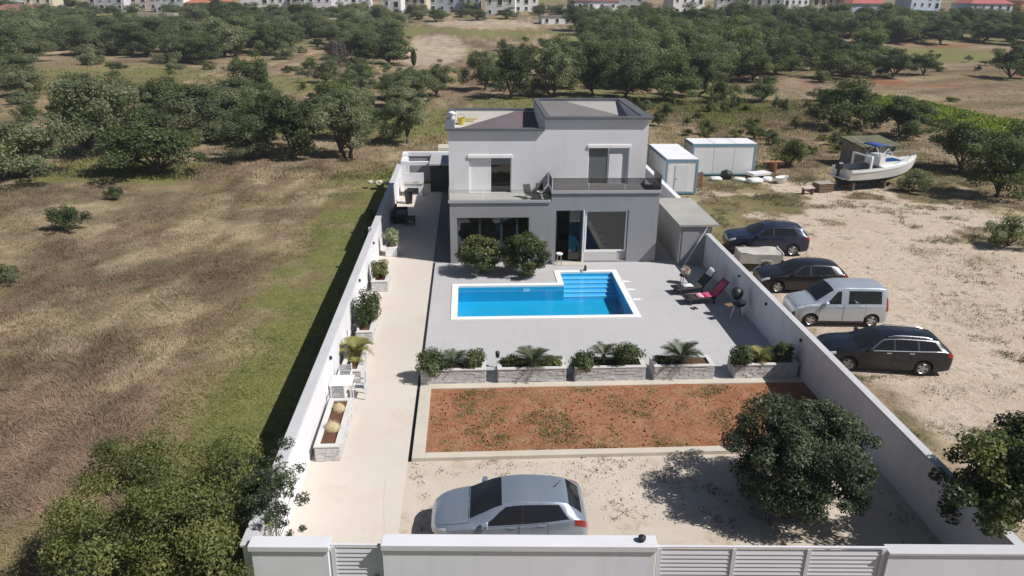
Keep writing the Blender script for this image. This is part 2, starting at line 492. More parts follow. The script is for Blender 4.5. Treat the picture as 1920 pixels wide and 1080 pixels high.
def build_ground():
    xs = np.unique(np.round(np.concatenate([
        -np.geomspace(45, 1500, 34), np.arange(-45, 58.01, .5), np.geomspace(58.5, 1500, 36),
        [YX0 + .12, -5.15, -5.3, YX1 - .12]]), 3))
    ys = np.unique(np.round(np.concatenate([
        -np.geomspace(6, 400, 10), np.arange(-5, 70.01, .5), np.geomspace(71, 3000, 110), [13.75, 57.0]]), 3))
    X, Y = np.meshgrid(xs, ys)
    und = (fbm(X, Y, 7, 11, 3) - .5) * .35 + (fbm(X, Y, 60, 13, 2) - .5) * 1.2 * sstep(Y, 90, 140)
    away = np.maximum(np.maximum(YX0 - .3 - X, X - YX1 - .2), np.maximum(YY0 - 1.2 - Y, Y - 60))
    fade = sstep(away, 0, 4)
    fade = fade * (1 - .8 * ((X > 12) & (X < 34) & (Y < 62)))
    Z = terr(X, Y) + und * fade - .01 + drop(X, Y)
    V = np.stack([X, Y, Z], -1).reshape(-1, 3)
    ny, nx = X.shape
    idx = np.arange(nx * ny).reshape(ny, nx)
    F = np.stack([idx[:-1, :-1], idx[:-1, 1:], idx[1:, 1:], idx[1:, :-1]], -1).reshape(-1, 4)
    cx = V[F].mean(1)
    inside = (cx[:, 0] > YX0 + .12) & (cx[:, 0] < YX1 - .12) & (cx[:, 1] > 13.75) & (cx[:, 1] < 57.0)
    F = F[~inside]
    g, gr, rd, n3 = zones(X, Y)
    zone = np.stack([g, gr / 1.3, rd], -1).reshape(-1, 3)
    m, nt, b = new_mat("field_ground")
    at = nt.nodes.new("ShaderNodeAttribute"); at.attribute_name = 'zone'
    sp = nt.nodes.new("ShaderNodeSeparateColor"); nt.links.new(at.outputs['Color'], sp.inputs[0])
    p = world_pos(nt)
    nf = noise(nt, p, 3.2, 6, .7); nm = noise(nt, p, .45, 6, .65); nl = noise(nt, p, .07, 4, .6); nff = noise(nt, p, 14, 4, .7)
    def crisp(ch, wid=.16, amp=.75):
        s = math_n(nt, 'ADD', sp.outputs[ch], math_n(nt, 'MULTIPLY', math_n(nt, 'SUBTRACT', nm, .5), amp))
        s = math_n(nt, 'ADD', s, math_n(nt, 'MULTIPLY', math_n(nt, 'SUBTRACT', nf, .5), amp * .9))
        return maprange(nt, s, .5 - wid, .5 + wid, 0, 1)
    ad = nt.nodes.new("ShaderNodeAttribute"); ad.attribute_name = 'drycol'
    dry = mixc(nt, 1.0, ad.outputs['Color'], mixc(nt, maprange(nt, nm, .35, .65, 0, 1), (.72, .70, .66), (1.02, 1.0, .95)), 'MULTIPLY')
    dry = mixc(nt, maprange(nt, nl, .45, .65, 0, .25), dry, (.21, .19, .11))
    dry = mixc(nt, maprange(nt, nf, .48, .78, 0, .5), dry, (.14, .11, .075))
    grn = mixc(nt, maprange(nt, nf, .3, .7, 0, 1), (.11, .122, .040), (.22, .22, .085))
    c = mixc(nt, crisp(1, .22), dry, grn)
    redc = mixc(nt, nf, (.20, .075, .04), (.30, .15, .09))
    c = mixc(nt, crisp(2), c, redc)
    grv = mixc(nt, maprange(nt, nm, .3, .7, 0, 1), (.44, .345, .265), (.62, .52, .42))
    grv = mixc(nt, maprange(nt, nf, .52, .72, 0, .55), grv, (.30, .22, .15))
    grv = mixc(nt, maprange(nt, nff, .60, .72, 0, .5), grv, (.66, .60, .52))
    nq = noise(nt, p, .9, 5, .65); nq2 = noise(nt, p, 2.6, 5, .7)
    grv = mixc(nt, maprange(nt, nq, .55, .68, 0, .62), grv, (.28, .225, .16))
    grv = mixc(nt, maprange(nt, math_n(nt, 'ADD', math_n(nt, 'MULTIPLY', nq2, .6), math_n(nt, 'MULTIPLY', nm, .4)), .53, .62, 0, .65), grv, (.25, .195, .135))
    c = mixc(nt, crisp(0, .18, .6), c, grv)
    nt.links.new(c, b.inputs['Base Color'])
    b.inputs['Roughness'].default_value = .95
    b.inputs['Specular IOR Level'].default_value = .1
    bump(nt, b, math_n(nt, 'ADD', nf, math_n(nt, 'MULTIPLY', nff, .5)), .7, .12)
    me = mesh_np("ground", V, F, m, True, attrs={'zone': zone, 'drycol': np.clip(field_col(X, Y), 0, 1).reshape(-1, 3)})
    o = link_mesh("ground", me)
    label(o, "dry grass field, pale gravel lot and gently rising land around the plot", kind='structure')
build_ground()

# ------------------------------------------------------------------ paved surfaces inside the plot
def surface_mat(name, base, spots, scale, fine=20, bmp=.2, tile=None, patch=None):
    m, nt, b = new_mat(name)
    p = world_pos(nt)
    n1 = noise(nt, p, scale, 6, .65); n2 = noise(nt, p, fine, 4, .6); n0 = noise(nt, p, scale * .25, 3)
    c = mixc(nt, maprange(nt, n1, .32, .68, 0, 1), base, spots)
    c = mixc(nt, maprange(nt, n0, .4, .7, 0, .6), c, dark(base, .88))
    c = mixc(nt, maprange(nt, n2, .5, .8, 0, .5), c, dark(spots, .8))
    if patch:
        n4 = noise(nt, p, scale * .6, 5, .75)
        c = mixc(nt, maprange(nt, n4, .56, .70, 0, .8), c, patch)
    if tile:
        br = nt.nodes.new("ShaderNodeTexBrick")
        br.offset = 0.0
        br.inputs['Scale'].default_value = 1.0
        br.inputs['Mortar Size'].default_value = .008
        br.inputs['Brick Width'].default_value = tile; br.inputs['Row Height'].default_value = tile
        br.inputs['Color1'].default_value = (1, 1, 1, 1); br.inputs['Color2'].default_value = (.965, .965, .97, 1)
        br.inputs['Mortar'].default_value = (.88, .88, .88, 1)
        nt.links.new(p, br.inputs[0])
        c = mixc(nt, 1.0, c, br.outputs[0], 'MULTIPLY')
    nt.links.new(c, b.inputs['Base Color'])
    b.inputs['Roughness'].default_value = .8
    b.inputs['Specular IOR Level'].default_value = .25
    if bmp: bump(nt, b, n2, bmp, .01)
    return m

PX1, PX2, PX3, PY1, PY2, PY3 = -.92, 4.35, 7.68, 31.0, 35.44, 37.29     # pool outer outline
pathm = surface_mat("driveway_concrete", (.56, .50, .44), (.61, .56, .50), .5, 16, .15, patch=(.51, .43, .365))
boxo("driveway", pathm, -5.1, -2.02, 13.95, 57.0, -.25, .03)
bpy.data.objects["driveway"]['kind'] = 'structure'
label(bpy.data.objects["driveway"], "cream concrete driveway running along the left wall")
forem = surface_mat("forecourt_gravel", (.50, .42, .34), (.58, .52, .45), 1.3, 12, .8, patch=(.36, .27, .19))
label(boxo("forecourt", forem, -2.018, 12.6, 13.95, 20.13, -.25, .012), "pale gravel forecourt under the silver hatchback", kind='structure')

terrm = surface_mat("terrace_tiles", (.46, .45, .455), (.48, .47, .475), .4, 22, .05, tile=.6, patch=(.41, .40, .40))
t = MB()
tx0, tx1, ty0, ty1 = -1.90, 12.6, 25.05, 38.75
for (a, b_, c, d) in ((tx0, tx1, ty0, PY1 + .02), (tx0, PX1 + .02, PY1 + .02, PY2 - .02), (PX3 - .02, tx1, PY1 + .02, PY3 - .02),
                      (tx0, PX2 + .02, PY2 - .02, PY3 - .02), (tx0, tx1, PY3 - .02, ty1)):
    t.box(a, b_, c, d, -.25, .035)
label(t.build("terrace", terrm), "light grey tiled terrace around the pool", kind='structure')
label(boxo("side_yard", CONC, 10.1, 12.6, 38.75, 57.0, -.25, .02), "concrete strip between the house and the right wall", kind='structure')
label(boxo("drain_channel", BLACK, -2.018, -1.905, 20.13, 38.75, -.25, .018), "dark drain joint between driveway and terrace", kind='structure')
label(boxo("side_path", surface_mat("shade_darkened_concrete", (.15, .15, .16), (.19, .19, .20), .6, 18, .1), -2.02, -1.0, 38.75, 57.0, -.25, .028), "dark grey path strip along the house's left side", kind='structure')  # concrete darkened to carry the deep shade beside the house wall

ck = MB()
pk = [(-2.62, 19.3), (-2.58, 18.4), (-2.50, 17.6), (-2.40, 16.9), (-2.28, 16.2), (-2.2, 15.6)]
for a, b in zip(pk, pk[1:]): ck.slab([(a[0] - .012, a[1]), (b[0] - .012, b[1]), (b[0] + .012, b[1]), (a[0] + .012, a[1])], .0305, .034)
ck.build("crack", KERBM, bpy.data.objects["driveway"])
# soil bed, as an uneven sheet
def build_bed():
    xs = np.arange(-1.5, 12.61, .12); ys = np.arange(20.42, 24.75, .12)
    X, Y = np.meshgrid(xs, ys)
    Z = .03 + (fbm(X, Y, 1.2, 21, 4) - .5) * .14
    n = X.shape; idx = np.arange(X.size).reshape(n)
    F = np.stack([idx[:-1, :-1], idx[:-1, 1:], idx[1:, 1:], idx[1:, :-1]], -1).reshape(-1, 4)
    m, nt, b = new_mat("red_soil")
    p = world_pos(nt)
    n1 = noise(nt, p, .8, 6, .7); n2 = noise(nt, p, 4.5, 6, .7); n3 = noise(nt, p, 16, 4, .7); n4 = noise(nt, p, 1.5, 5, .7)
    c = mixc(nt, maprange(nt, n1, .35, .65, 0, 1), (.33, .148, .082), (.42, .215, .13))
    c = mixc(nt, maprange(nt, n2, .42, .70, 0, .8), c, (.25, .10, .055))
    c = mixc(nt, maprange(nt, n4, .50, .68, 0, .75), c, (.40, .27, .16))
    c = mixc(nt, maprange(nt, n3, .55, .75, 0, .55), c, (.42, .23, .12))
    nt.links.new(c, b.inputs['Base Color']); b.inputs['Roughness'].default_value = .95
    b.inputs['Specular IOR Level'].default_value = .1
    bump(nt, b, math_n(nt, 'ADD', n2, n3), .8, .08)
    me = mesh_np("soil_bed", np.stack([X, Y, Z], -1).reshape(-1, 3), F, m, True)
    label(link_mesh("soil_bed", me), "bare red soil bed with sparse weeds", kind='structure')
build_bed()
k = MB()
k.box(-1.90, -1.50, 20.13, 24.70, -.2, .15, .012)
k.box(-1.498, 12.6, 20.13, 20.42, -.2, .15, .012)
label(k.build("kerb", KERBM), "cream concrete kerb framing the red soil bed", kind='structure')
label(boxo("planter_ledge", KERBM, -1.90, 12.6, 24.70, 25.048, -.2, .07, bev=.008), "low concrete ledge in front of the row of planters", kind='structure')

# ------------------------------------------------------------------ pool
def build_pool():
    root = empty("swimming_pool", (0, 0, 0), 0, "L-shaped blue swimming pool with white coping sunk in the terrace", "swimming pool")
    w = .30
    out = [(PX1, PY1), (PX3, PY1), (PX3, PY3), (PX2, PY3), (PX2, PY2), (PX1, PY2)]
    inn = [(PX1 + w, PY1 + w), (PX3 - w, PY1 + w), (PX3 - w, PY3 - w), (PX2 + w, PY3 - w), (PX2 + w, PY2 - w), (PX1 + w, PY2 - w)]
    cop = MB()
    n = 6
    for (z0, z1) in ((-.02, .07),):
        for kx in range(n):
            a, b = out[kx], out[(kx + 1) % n]; c, d = inn[(kx + 1) % n], inn[kx]
            cop.slab([a, b, c, d], z0, z1)
    cop.build("coping", pbr("coping_stone", (.80, .80, .78), .7, .05, 1.5, 30, .1), root)
    m, nt, b = new_mat("pool_liner")
    p = world_pos(nt)
    n1 = noise(nt, p, 1.6, 4); vo = nt.nodes.new("ShaderNodeTexVoronoi"); vo.feature = 'DISTANCE_TO_EDGE'
    vo.inputs['Scale'].default_value = 2.4
    wp = noise(nt, p, 3, 3)
    nt.links.new(mixc(nt, .12, p, wp), vo.inputs['Vector'])
    br = nt.nodes.new("ShaderNodeTexBrick"); br.offset = 0
    br.inputs['Scale'].default_value = 1; br.inputs['Brick Width'].default_value = .25; br.inputs['Row Height'].default_value = .25
    br.inputs['Mortar Size'].default_value = .008
    br.inputs['Color1'].default_value = (.020, .39, .60, 1); br.inputs['Color2'].default_value = (.024, .42, .63, 1); br.inputs['Mortar'].default_value = (.035, .47, .67, 1)
    nt.links.new(p, br.inputs[0])
    nt.links.new(br.outputs[0], b.inputs['Base Color']); b.inputs['Roughness'].default_value = .5
    depth = -.78
    sh = MB()
    for kx in range(n):
        a, b_ = inn[kx], inn[(kx + 1) % n]
        sh.quad([(a[0], a[1], depth), (b_[0], b_[1], depth), (b_[0], b_[1], -.02), (a[0], a[1], -.02)])
    x0, x1, x2 = inn[0][0], inn[4][0], inn[1][0]
    y0, y1, y2 = inn[0][1], inn[4][1], inn[2][1]
    sh.quad([(x0, y0, depth), (x1, y0, depth), (x1, y1, depth), (x0, y1, depth)])
    sh.quad([(x1, y0, depth), (x2, y0, depth), (x2, y1, depth), (x1, y1, depth)])
    sh.quad([(x1, y1, depth), (x2, y1, depth), (x2, y2, depth), (x1, y2, depth)])
    sh.build("basin", m, root)
    stm = pbr("pool_step", (.20, .58, .86), .5, .06, 2, 30, .05)
    stn = pbr("pool_step_nosing", (.55, .80, .92), .5, .05, 2, 30, .05)
    for i in range(5):
        yb = y2 - .003 - i * .36
        zt = -.18 - i * .105
        s = MB().box(x1 + .003, x2 - .003, yb - .36, yb, depth + .002, zt).build("step", stm, root)
        MB().box(x1 + .003, x2 - .003, yb - .372, yb - .30, zt + .002, zt + .012).build("nosing", stn, s)
    # water: clear sheet with ripples
    mw, nt, b = new_mat("pool_water")
    nt.nodes.remove(b)
    p = world_pos(nt)
    r1 = noise(nt, p, 2.2, 3, .5); r2 = noise(nt, p, 7, 2, .5)
    bp_ = nt.nodes.new("ShaderNodeBump"); bp_.inputs['Strength'].default_value = .25; bp_.inputs['Distance'].default_value = .05
    nt.links.new(math_n(nt, 'ADD', r1, math_n(nt, 'MULTIPLY', r2, .35)), bp_.inputs['Height'])
    tr = nt.nodes.new("ShaderNodeBsdfTransparent")
    tr.inputs[0].default_value = (.62, .90, .98, 1)
    gl = nt.nodes.new("ShaderNodeBsdfGlossy"); gl.inputs['Roughness'].default_value = .03
    nt.links.new(bp_.outputs[0], gl.inputs['Normal'])
    fr = nt.nodes.new("ShaderNodeFresnel"); fr.inputs[0].default_value = 1.33
    nt.links.new(bp_.outputs[0], fr.inputs['Normal'])
    mx = nt.nodes.new("ShaderNodeMixShader")
    gm = nt.nodes.new("ShaderNodeNewGeometry")
    ff = math_n(nt, 'MULTIPLY', fr.outputs[0], math_n(nt, 'SUBTRACT', 1.0, gm.outputs['Backfacing']))
    nt.links.new(ff, mx.inputs[0]); nt.links.new(tr.outputs[0], mx.inputs[1]); nt.links.new(gl.outputs[0], mx.inputs[2])
    nt.links.new(mx.outputs[0], nt.nodes["Material Output"].inputs[0])
    wz = -.10
    wt = MB()
    e = .002
    wt.quad([(x0 + e, y0 + e, wz), (x2 - e, y0 + e, wz), (x2 - e, y1 - e, wz), (x0 + e, y1 - e, wz)])
    wt.quad([(x1 + e, y1 - e, wz), (x2 - e, y1 - e, wz), (x2 - e, y2 - e, wz), (x1 + e, y2 - e, wz)])
    bmesh.ops.remove_doubles(wt.bm, verts=wt.bm.verts, dist=.0005)
    wt.build("water", mw, root)
    # skimmer and inlets
    MB().box(2.6, 2.95, y1 - .012, y1 - .001, -.28, -.12).build("skimmer", WHITE, root)
    MB().box(-.45, -.05, y0 + 1.1, y0 + 1.35, depth + .003, depth + .02, .005).build("floor_drain", pbr("drain_blue", (.03, .16, .45), .5, .05, 2, 30, 0), root)
build_pool()
sp = empty("pool_spout", (6.0, 37.2, .07), 0, "small black spout standing on the far pool coping", "spout")
MB().lathe([(.10, 0), (.10, .05), (.05, .08), (.05, .22)], 10).build("base", BLACK, sp)
MB().tube([(0, 0, .2), (0, -.05, .28), (0, -.22, .28), (0, -.28, .2)], .045, 8).build("nozzle", BLACK, sp)
spm = pbr("splash_white", (.78, .78, .77), .6, .05, 2, 30, .05)
for i, (px, py, lb) in enumerate(((7.85, 33.1, "white pool slab peg at the front right corner of the pool"), (7.8, 34.4, "white pool slab peg halfway along the pool's right edge"), (7.78, 35.5, "white pool slab peg at the pool's right edge level with the steps"))):
    MBt = MB().box(-.18, .18, -.11, .11, 0, .05, .012)
    MBt.box(.12, .34, -.03, .03, .005, .04, .005)
    label(MBt.build("stepping_stone", spm, loc=(px + .02, py, .0352)), ["white stone chip beside the pool's front right corner", "white stone chip beside the middle of the pool's right edge", "white stone chip beside the pool steps' right end"][i], "stone", "white stone chips along the pool's right edge")

# ------------------------------------------------------------------ boundary walls
lw = empty("boundary_wall", (-5.15, 14.3, 0), 0, "long white boundary wall along the left of the driveway beside the field", "wall")
boxo("masonry", WALLW, -.13, .10, 0, 41.5, -.8, 1.76, lw)
boxo("cap", WALLC, -.19, .15, -.01, 41.6, 1.76, 1.83, lw, .01)
for yy in (10.2, 18.0, 23.5, 27.6):
    MB().lathe([(.035, 0), (.05, .03), (.05, .12), (.02, .14)], 10).build("wall_lamp", BLACK, lw, loc=(.15, yy, 1.42))
MB().box(-.25, -.05, 24.5, 24.75, 1.831, 2.0, .02).build("cap_light", FASC, lw)

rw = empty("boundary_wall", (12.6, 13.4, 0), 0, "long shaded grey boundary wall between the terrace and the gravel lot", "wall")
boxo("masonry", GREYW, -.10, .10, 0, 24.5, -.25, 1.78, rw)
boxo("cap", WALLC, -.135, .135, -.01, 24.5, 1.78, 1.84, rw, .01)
for yy in (15.6, 19.0, 12.0):
    MB().lathe([(.03, 0), (.05, .02), (.05, .10), (.02, .12)], 10).build("wall_lamp", BLACK, rw, loc=(-.15, yy, 1.40))

bw = empty("boundary_wall", (12.95, 43.5, 0), 0, "white rendered wall with bright cap beside the white site cabins", "wall")
boxo("masonry", WHITE, -.10, .10, 0, 13.5, -.25, 1.80, bw)
boxo("cap", WHITE, -.16, .16, 0, 13.6, 1.80, 1.90, bw, .01)

sh = empty("storage_shed", (0, 0, 0), 0, "low grey rendered storage shed with flat concrete roof between house and right wall", "shed")
boxo("wall", pbr("shed_render", (.34, .33, .32), .9, .12, .8, 25, .2), 11.12, 12.82, 37.95, 43.3, -.1, 2.22, sh)
boxo("roof", CONC, 11.0, 13.15, 37.82, 43.45, 2.22, 2.34, sh, .01)
boxo("door", HOUSED, 11.25, 12.1, 37.92, 37.948, .02, 1.95, sh)
MB().tube([(12.55, 37.88, 2.20), (11.35, 37.62, .06)], .028, 8).build("rain_pipe", WHITE, sh)

# front wall, slightly skewed to the plot
FA = math.atan2(-.90, 17.2)
def front(name, lab, cat):
    return empty(name, (-4.9, 14.34, 0), FA, lab, cat)
f1 = front("front_wall", "short white front wall left of the pedestrian gate, half hidden by the big tree", "wall")
boxo("masonry", FRONTW, -.10, 1.62, -.28, .0, -.9, 1.86, f1)
boxo("cap", FCAP, -.16, 1.66, -.33, .04, 1.86, 2.00, f1, .008)
f2 = front("front_wall", "long white front wall with thick cap in front of the silver hatchback", "wall")
boxo("masonry", FRONTW, 2.87, 9.02, -.30, .0, -.3, 1.92, f2)
boxo("cap", FCAP, 2.83, 9.06, -.35, .05, 1.92, 2.07, f2, .008)
MB().lathe([(.06, 0), (.06, .05), (.09, .06), (.09, .12), (.02, .15)], 10).build("cap_lamp", BLACK, f2, loc=(8.72, -.15, 2.07))
f3 = front("front_wall", "plain white front wall panel right of the sliding gate under the leafy tree", "wall")
boxo("masonry", FRONTW, 14.35, 17.6, -.24, .0, -.3, 1.80, f3)
boxo("cap", WALLC, 14.33, 17.75, -.28, .04, 1.80, 1.87, f3, .008)

def slat_gate(root, x0, x1, z0, z1, n_posts):
    xs = np.linspace(x0, x1, n_posts)
    for x in xs:
        boxo("post", FCAP, x - .045, x + .045, -.18, -.10, z0, z1, root)
    boxo("rail", FCAP, x0 - .045, x1 + .045, -.168, -.112, z1 + .001, z1 + .05, root)
    boxo("rail", FCAP, x0 - .045, x1 + .045, -.168, -.112, z0 - .051, z0 - .001, root)
    pitch = .115
    for a, b in zip(xs, xs[1:]):
        me = None
        z = z0 + .03
        while z < z1 - .06:
            if me is None:
                me = MB().box(a + .047, b - .047, -.009, .009, -.0605, .0605, mtx=None).mesh("slat", FCAP)
            s = link_mesh("slat", me, root, (0, -.14, z + .045)); s.rotation_euler = (math.radians(-13), 0, 0)
            z += pitch
g1 = front("pedestrian_gate", "narrow white slatted pedestrian gate in the front wall", "gate")
slat_gate(g1, 1.72, 2.78, .08, 1.88, 2)
MB().box(2.62, 2.70, -.25, -.172, .95, 1.1, .01).build("handle", ALLOY, g1)
g2 = front("driveway_gate", "wide white slatted sliding gate of three panels in the front wall", "gate")
slat_gate(g2, 9.14, 14.26, .08, 1.88, 4)

# ------------------------------------------------------------------ house
HY, UY, UB = 38.6, 40.3, 48.0
hs = empty("house", (0, 0, 0), 0, "modern two-storey grey and white house with flat stepped roof behind the pool", "house")

def facade(mb, x0, x1, z0, z1, y0, y1, holes):
    """front slab with rectangular holes (x0,x1,z0,z1), built as butted boxes in columns"""
    xs = sorted({x0, x1, *[h[0] for h in holes], *[h[1] for h in holes]})
    for a, b in zip(xs, xs[1:]):
        cuts = sorted([(h[2], h[3]) for h in holes if h[0] <= a + 1e-6 and h[1] >= b - 1e-6])
        z = z0
        for c, d in cuts:
            if c > z + 1e-4: mb.box(a, b, y0, y1, z, c)
            z = d
        if z < z1 - 1e-4: mb.box(a, b, y0, y1, z, z1)

wl = MB()
facade(wl, -1.06, 4.30, -.2, 3.38, HY, HY + .3, [(-.68, 3.12, .04, 2.58)])
facade(wl, 4.30, 10.03, -.2, 3.82, HY, HY + .3, [(4.55, 5.98, .04, 2.94), (6.10, 8.44, .12, 2.94)])
wl.box(-1.06, -.76, HY + .3, UB, -.2, 3.38)
wl.box(9.73, 10.03, HY + .3, UB, -.2, 3.82)
wl.box(-.76, 9.73, UB - .3, UB, -.2, 3.38)
wl.build("lower_wall", HOUSED, hs)
boxo("rear_wing", HOUSED, -1.06, 8.6, UB + .002, 57.0, -.2, 3.38, hs)
# balcony slabs
boxo("balcony_slab", pbr("balcony_floor_pale", (.50, .49, .46), .8, .08, .8, 20, .1), -1.06, 4.298, HY + .06, UY, 3.38, 3.45, hs)
boxo("balcony_slab", pbr("balcony_floor_grey", (.34, .34, .35), .8, .08, .8, 20, .1), 4.302, 10.03, HY + .06, UY, 3.82, 3.92, hs)
fa = MB().box(-1.14, 4.25, HY - .07, HY + .058, 3.38, 3.53, .006)
fa.build("balcony_edge", FASC, hs)
fb = MB().box(4.255, 10.10, HY - .07, HY + .058, 3.86, 4.03, .006)
fb.build("balcony_edge", FASC, hs)
boxo("balcony_edge", FASC, -1.14, -1.062, HY + .06, UY, 3.38, 3.53, hs)
boxo("balcony_edge", FASC, 10.032, 10.10, HY + .06, UY, 3.82, 4.03, hs)
# rails
def rail(name, mat, x0, x1, y0, y1, z0, z1):
    return boxo(name, mat, x0, x1, y0, y1, z0, z1, hs)
for a, b in ((-1.08, .7), (.72, 2.46), (2.48, 4.22)):
    rail("glass_rail", CLEARG, a, b, HY - .02, HY, 3.531, 4.10)
rail("glass_rail", CLEARG, -1.10, -1.085, HY + .02, UY - .02, 3.531, 4.10)
for a, b in ((4.33, 6.22), (6.24, 8.13), (8.15, 10.04)):
    rail("glass_rail", SMOKE, a, b, HY - .02, HY, 4.031, 4.66)
rail("glass_rail", SMOKE, 4.27, 4.29, HY + .02, UY - .02, 4.031, 4.66)
boxo("side_screen", FRAMED, 10.045, 10.07, HY + .02, UY - .02, 4.031, 4.80, hs)
boxo("rail_cap", FRAMED, 4.30, 10.07, HY - .025, HY + .005, 4.661, 4.68, hs)
# upper storey
wu = MB()
DL = (-.02, 2.26, 3.50, 5.40); DR = (6.40, 8.62, 3.96, 5.93)
facade(wu, -1.10, 4.02, 3.45, 6.86, UY, UY + .3, [DL])
facade(wu, 4.02, 9.58, 3.45, 7.46, UY, UY + .3, [DR])
wu.box(-1.10, -.80, UY + .3, UB, 3.381, 6.86)
wu.box(9.28, 9.58, UY + .3, UB, 3.821, 7.46)
wu.box(-.80, 4.02, UB - .3, UB, 3.381, 6.86)
wu.box(4.02, 9.28, UB - .3, UB, 3.381, 7.46)
wu.box(4.02, 4.27, UY + .3, UB - .3, 6.0, 7.46)
wu.build("upper_wall", HOUSEL, hs)
# ceilings so that rooms are closed
boxo("ceiling", DARKINT, -.8, 9.28, UY + .3, UB - .3, 5.97, 5.999, hs)
boxo("ceiling", DARKINT, -.76, 9.73, HY + .3, UB - .3, 3.33, 3.379, hs)
boxo("room_floor", DARKFLOOR, -.76, 9.73, HY + .3, UB - .3, -.05, .035, hs)
boxo("room_floor", DARKFLOOR, -.80, 9.28, UY + .302, UB - .302, 3.40, 3.46, hs)
boxo("partition", DARKINT, 4.0, 4.12, HY + .3, UB - .3, .036, 3.329, hs)
boxo("partition", DARKINT, -.758, 3.998, 41.6, 41.7, .036, 3.329, hs)
boxo("partition", DARKINT, 4.122, 9.728, 42.4, 42.5, .036, 3.329, hs)
boxo("partition", DARKINT, -.798, 9.278, 42.2, 42.3, 3.462, 5.968, hs)

# roofs: sloping membranes and parapet caps
def roof_sheet(pts, mat):
    b = MB(); n = len(pts)
    A = [b.bm.verts.new(p) for p in pts]; B = [b.bm.verts.new((p[0], p[1], p[2] - .06)) for p in pts]
    b.bm.faces.new(A); b.bm.faces.new(B[::-1])
    for i in range(n): b.bm.faces.new((A[i], B[i], B[(i + 1) % n], A[(i + 1) % n]))
    return b.build("roof_membrane", mat, hs)
def zl(x, y): return 6.10 + (y - UY) / (UB - UY) * .72
def zr(x, y): return 6.35 + (y - UY) / (UB - UY) * 1.08
def rl(pts, zf): return [(x, y, zf(x, y)) for x, y in pts]
y0_, y1_ = UY + .302, UB - .302
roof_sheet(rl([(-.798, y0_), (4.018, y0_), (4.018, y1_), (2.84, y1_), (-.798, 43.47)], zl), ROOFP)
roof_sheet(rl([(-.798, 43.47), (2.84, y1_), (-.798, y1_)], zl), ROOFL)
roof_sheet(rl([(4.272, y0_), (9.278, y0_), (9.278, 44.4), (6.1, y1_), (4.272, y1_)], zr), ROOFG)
roof_sheet(rl([(9.278, 44.4), (9.278, y1_), (6.1, y1_)], zr), pbr("sun_facing_roof_membrane", (.36, .34, .325), .85, .10, .7, 18, .2, dirt=(.30, .28, .26)))  # paler tone stands in for a roof plane tilted towards the sun
cp = MB()
o_ = .19
cp.box(-1.10 - o_, 4.00, UY - o_, UY + .32, 6.86, 6.96, .005)
cp.box(-1.10 - o_, -.78, UY + .322, UB + .05, 6.86, 6.96, .005)
cp.box(-.778, 4.00, UB - .32, UB + .05, 6.86, 6.96, .005)
cp.build("parapet_cap", CAPD, hs)
cp = MB()
cp.box(4.003, 9.58 + o_, UY - o_, UY + .32, 7.46, 7.57, .005)
cp.box(4.003, 4.29, UY + .322, UB + .05, 7.46, 7.57, .005)
cp.box(9.26, 9.58 + o_, UY + .322, UB + .05, 7.46, 7.57, .005)
cp.box(4.293, 9.258, UB - .32, UB + .05, 7.46, 7.57, .005)
cp.build("parapet_cap", CAPD, hs)
MB().lathe([(.16, 0), (.16, .62), (.21, .63), (.21, .72), (.1, .78)], 12).build("vent_pipe", WHITE, hs, loc=(-.95, 43.6, 6.6))
bk = empty("bucket", (-.45, 44.6, 6.50), 0, "yellow bucket standing on the left flat roof", "bucket")
MB().lathe([(.18, 0), (.24, .38), (.25, .39), (.22, .38), (.17, .03)], 12).build("pail", pbr("yellow_plastic", (.60, .48, .06), .5, .1, 3, 30, .05), bk)
MB().tube([(-.24, 0, .38), (-.16, 0, .54), (0, 0, .6), (.16, 0, .54), (.24, 0, .38)], .012, 6).build("handle", ALLOY, bk)
label(MB().box(-.7, .3, 45.2, 45.5, 6.58, 6.64, .01).box(-.5, .5, 45.7, 45.9, 6.62, 6.68, .01).build("plank_stack", pbr("yellow_board", (.58, .48, .20), .8, .2, 3, 30, .2)), "yellowish boards lying on the left flat roof", "boards")

# windows and doors
def win(name, x0, x1, z0, z1, y, frame, glass, t=.07):
    w = MB()
    w.box(x0, x1, y, y + .06, z0, z0 + t); w.box(x0, x1, y, y + .06, z1 - t, z1)
    w.box(x0, x0 + t, y, y + .06, z0 + t, z1 - t); w.box(x1 - t, x1, y, y + .06, z0 + t, z1 - t)
    fo = w.build(name, frame, hs)
    boxo("pane", glass, x0 + t, x1 - t, y + .022, y + .038, z0 + t, z1 - t, fo)
    return fo
for a, b in ((-.68, .52), (.525, 1.66), (1.665, 2.50), (2.505, 3.12)):
    win("window", a, b, .045, 2.575, HY + .16, FRAMED, GLASS, .05)
# grey blinds behind the outer panes
BL = pbr("blind_fabric", (.22, .22, .24), .9, .08, 2, 40, .1)
boxo("blind", BL, -.62, .50, HY + .26, HY + .28, .6, 2.52, hs)
boxo("blind", BL, 2.55, 3.06, HY + .26, HY + .28, .1, 2.52, hs)
boxo("blind", DARKINT, -.62, -.2, HY + .26, HY + .28, .1, .59, hs)
# sliding door, open
w = MB()
w.box(4.55, 4.62, HY + .12, HY + .2, .045, 2.935); w.box(5.90, 5.98, HY + .12, HY + .2, .045, 2.935); w.box(4.62, 5.90, HY + .12, HY + .2, 2.87, 2.935)
dfr = w.build("door", FRAMED, hs)
boxo("pane", GLASS, 5.30, 5.88, HY + .21, HY + .23, .1, 2.86, dfr)
boxo("pane_frame", FRAMEW, 5.80, 5.86, HY + .235, HY + .26, .06, 2.86, dfr)
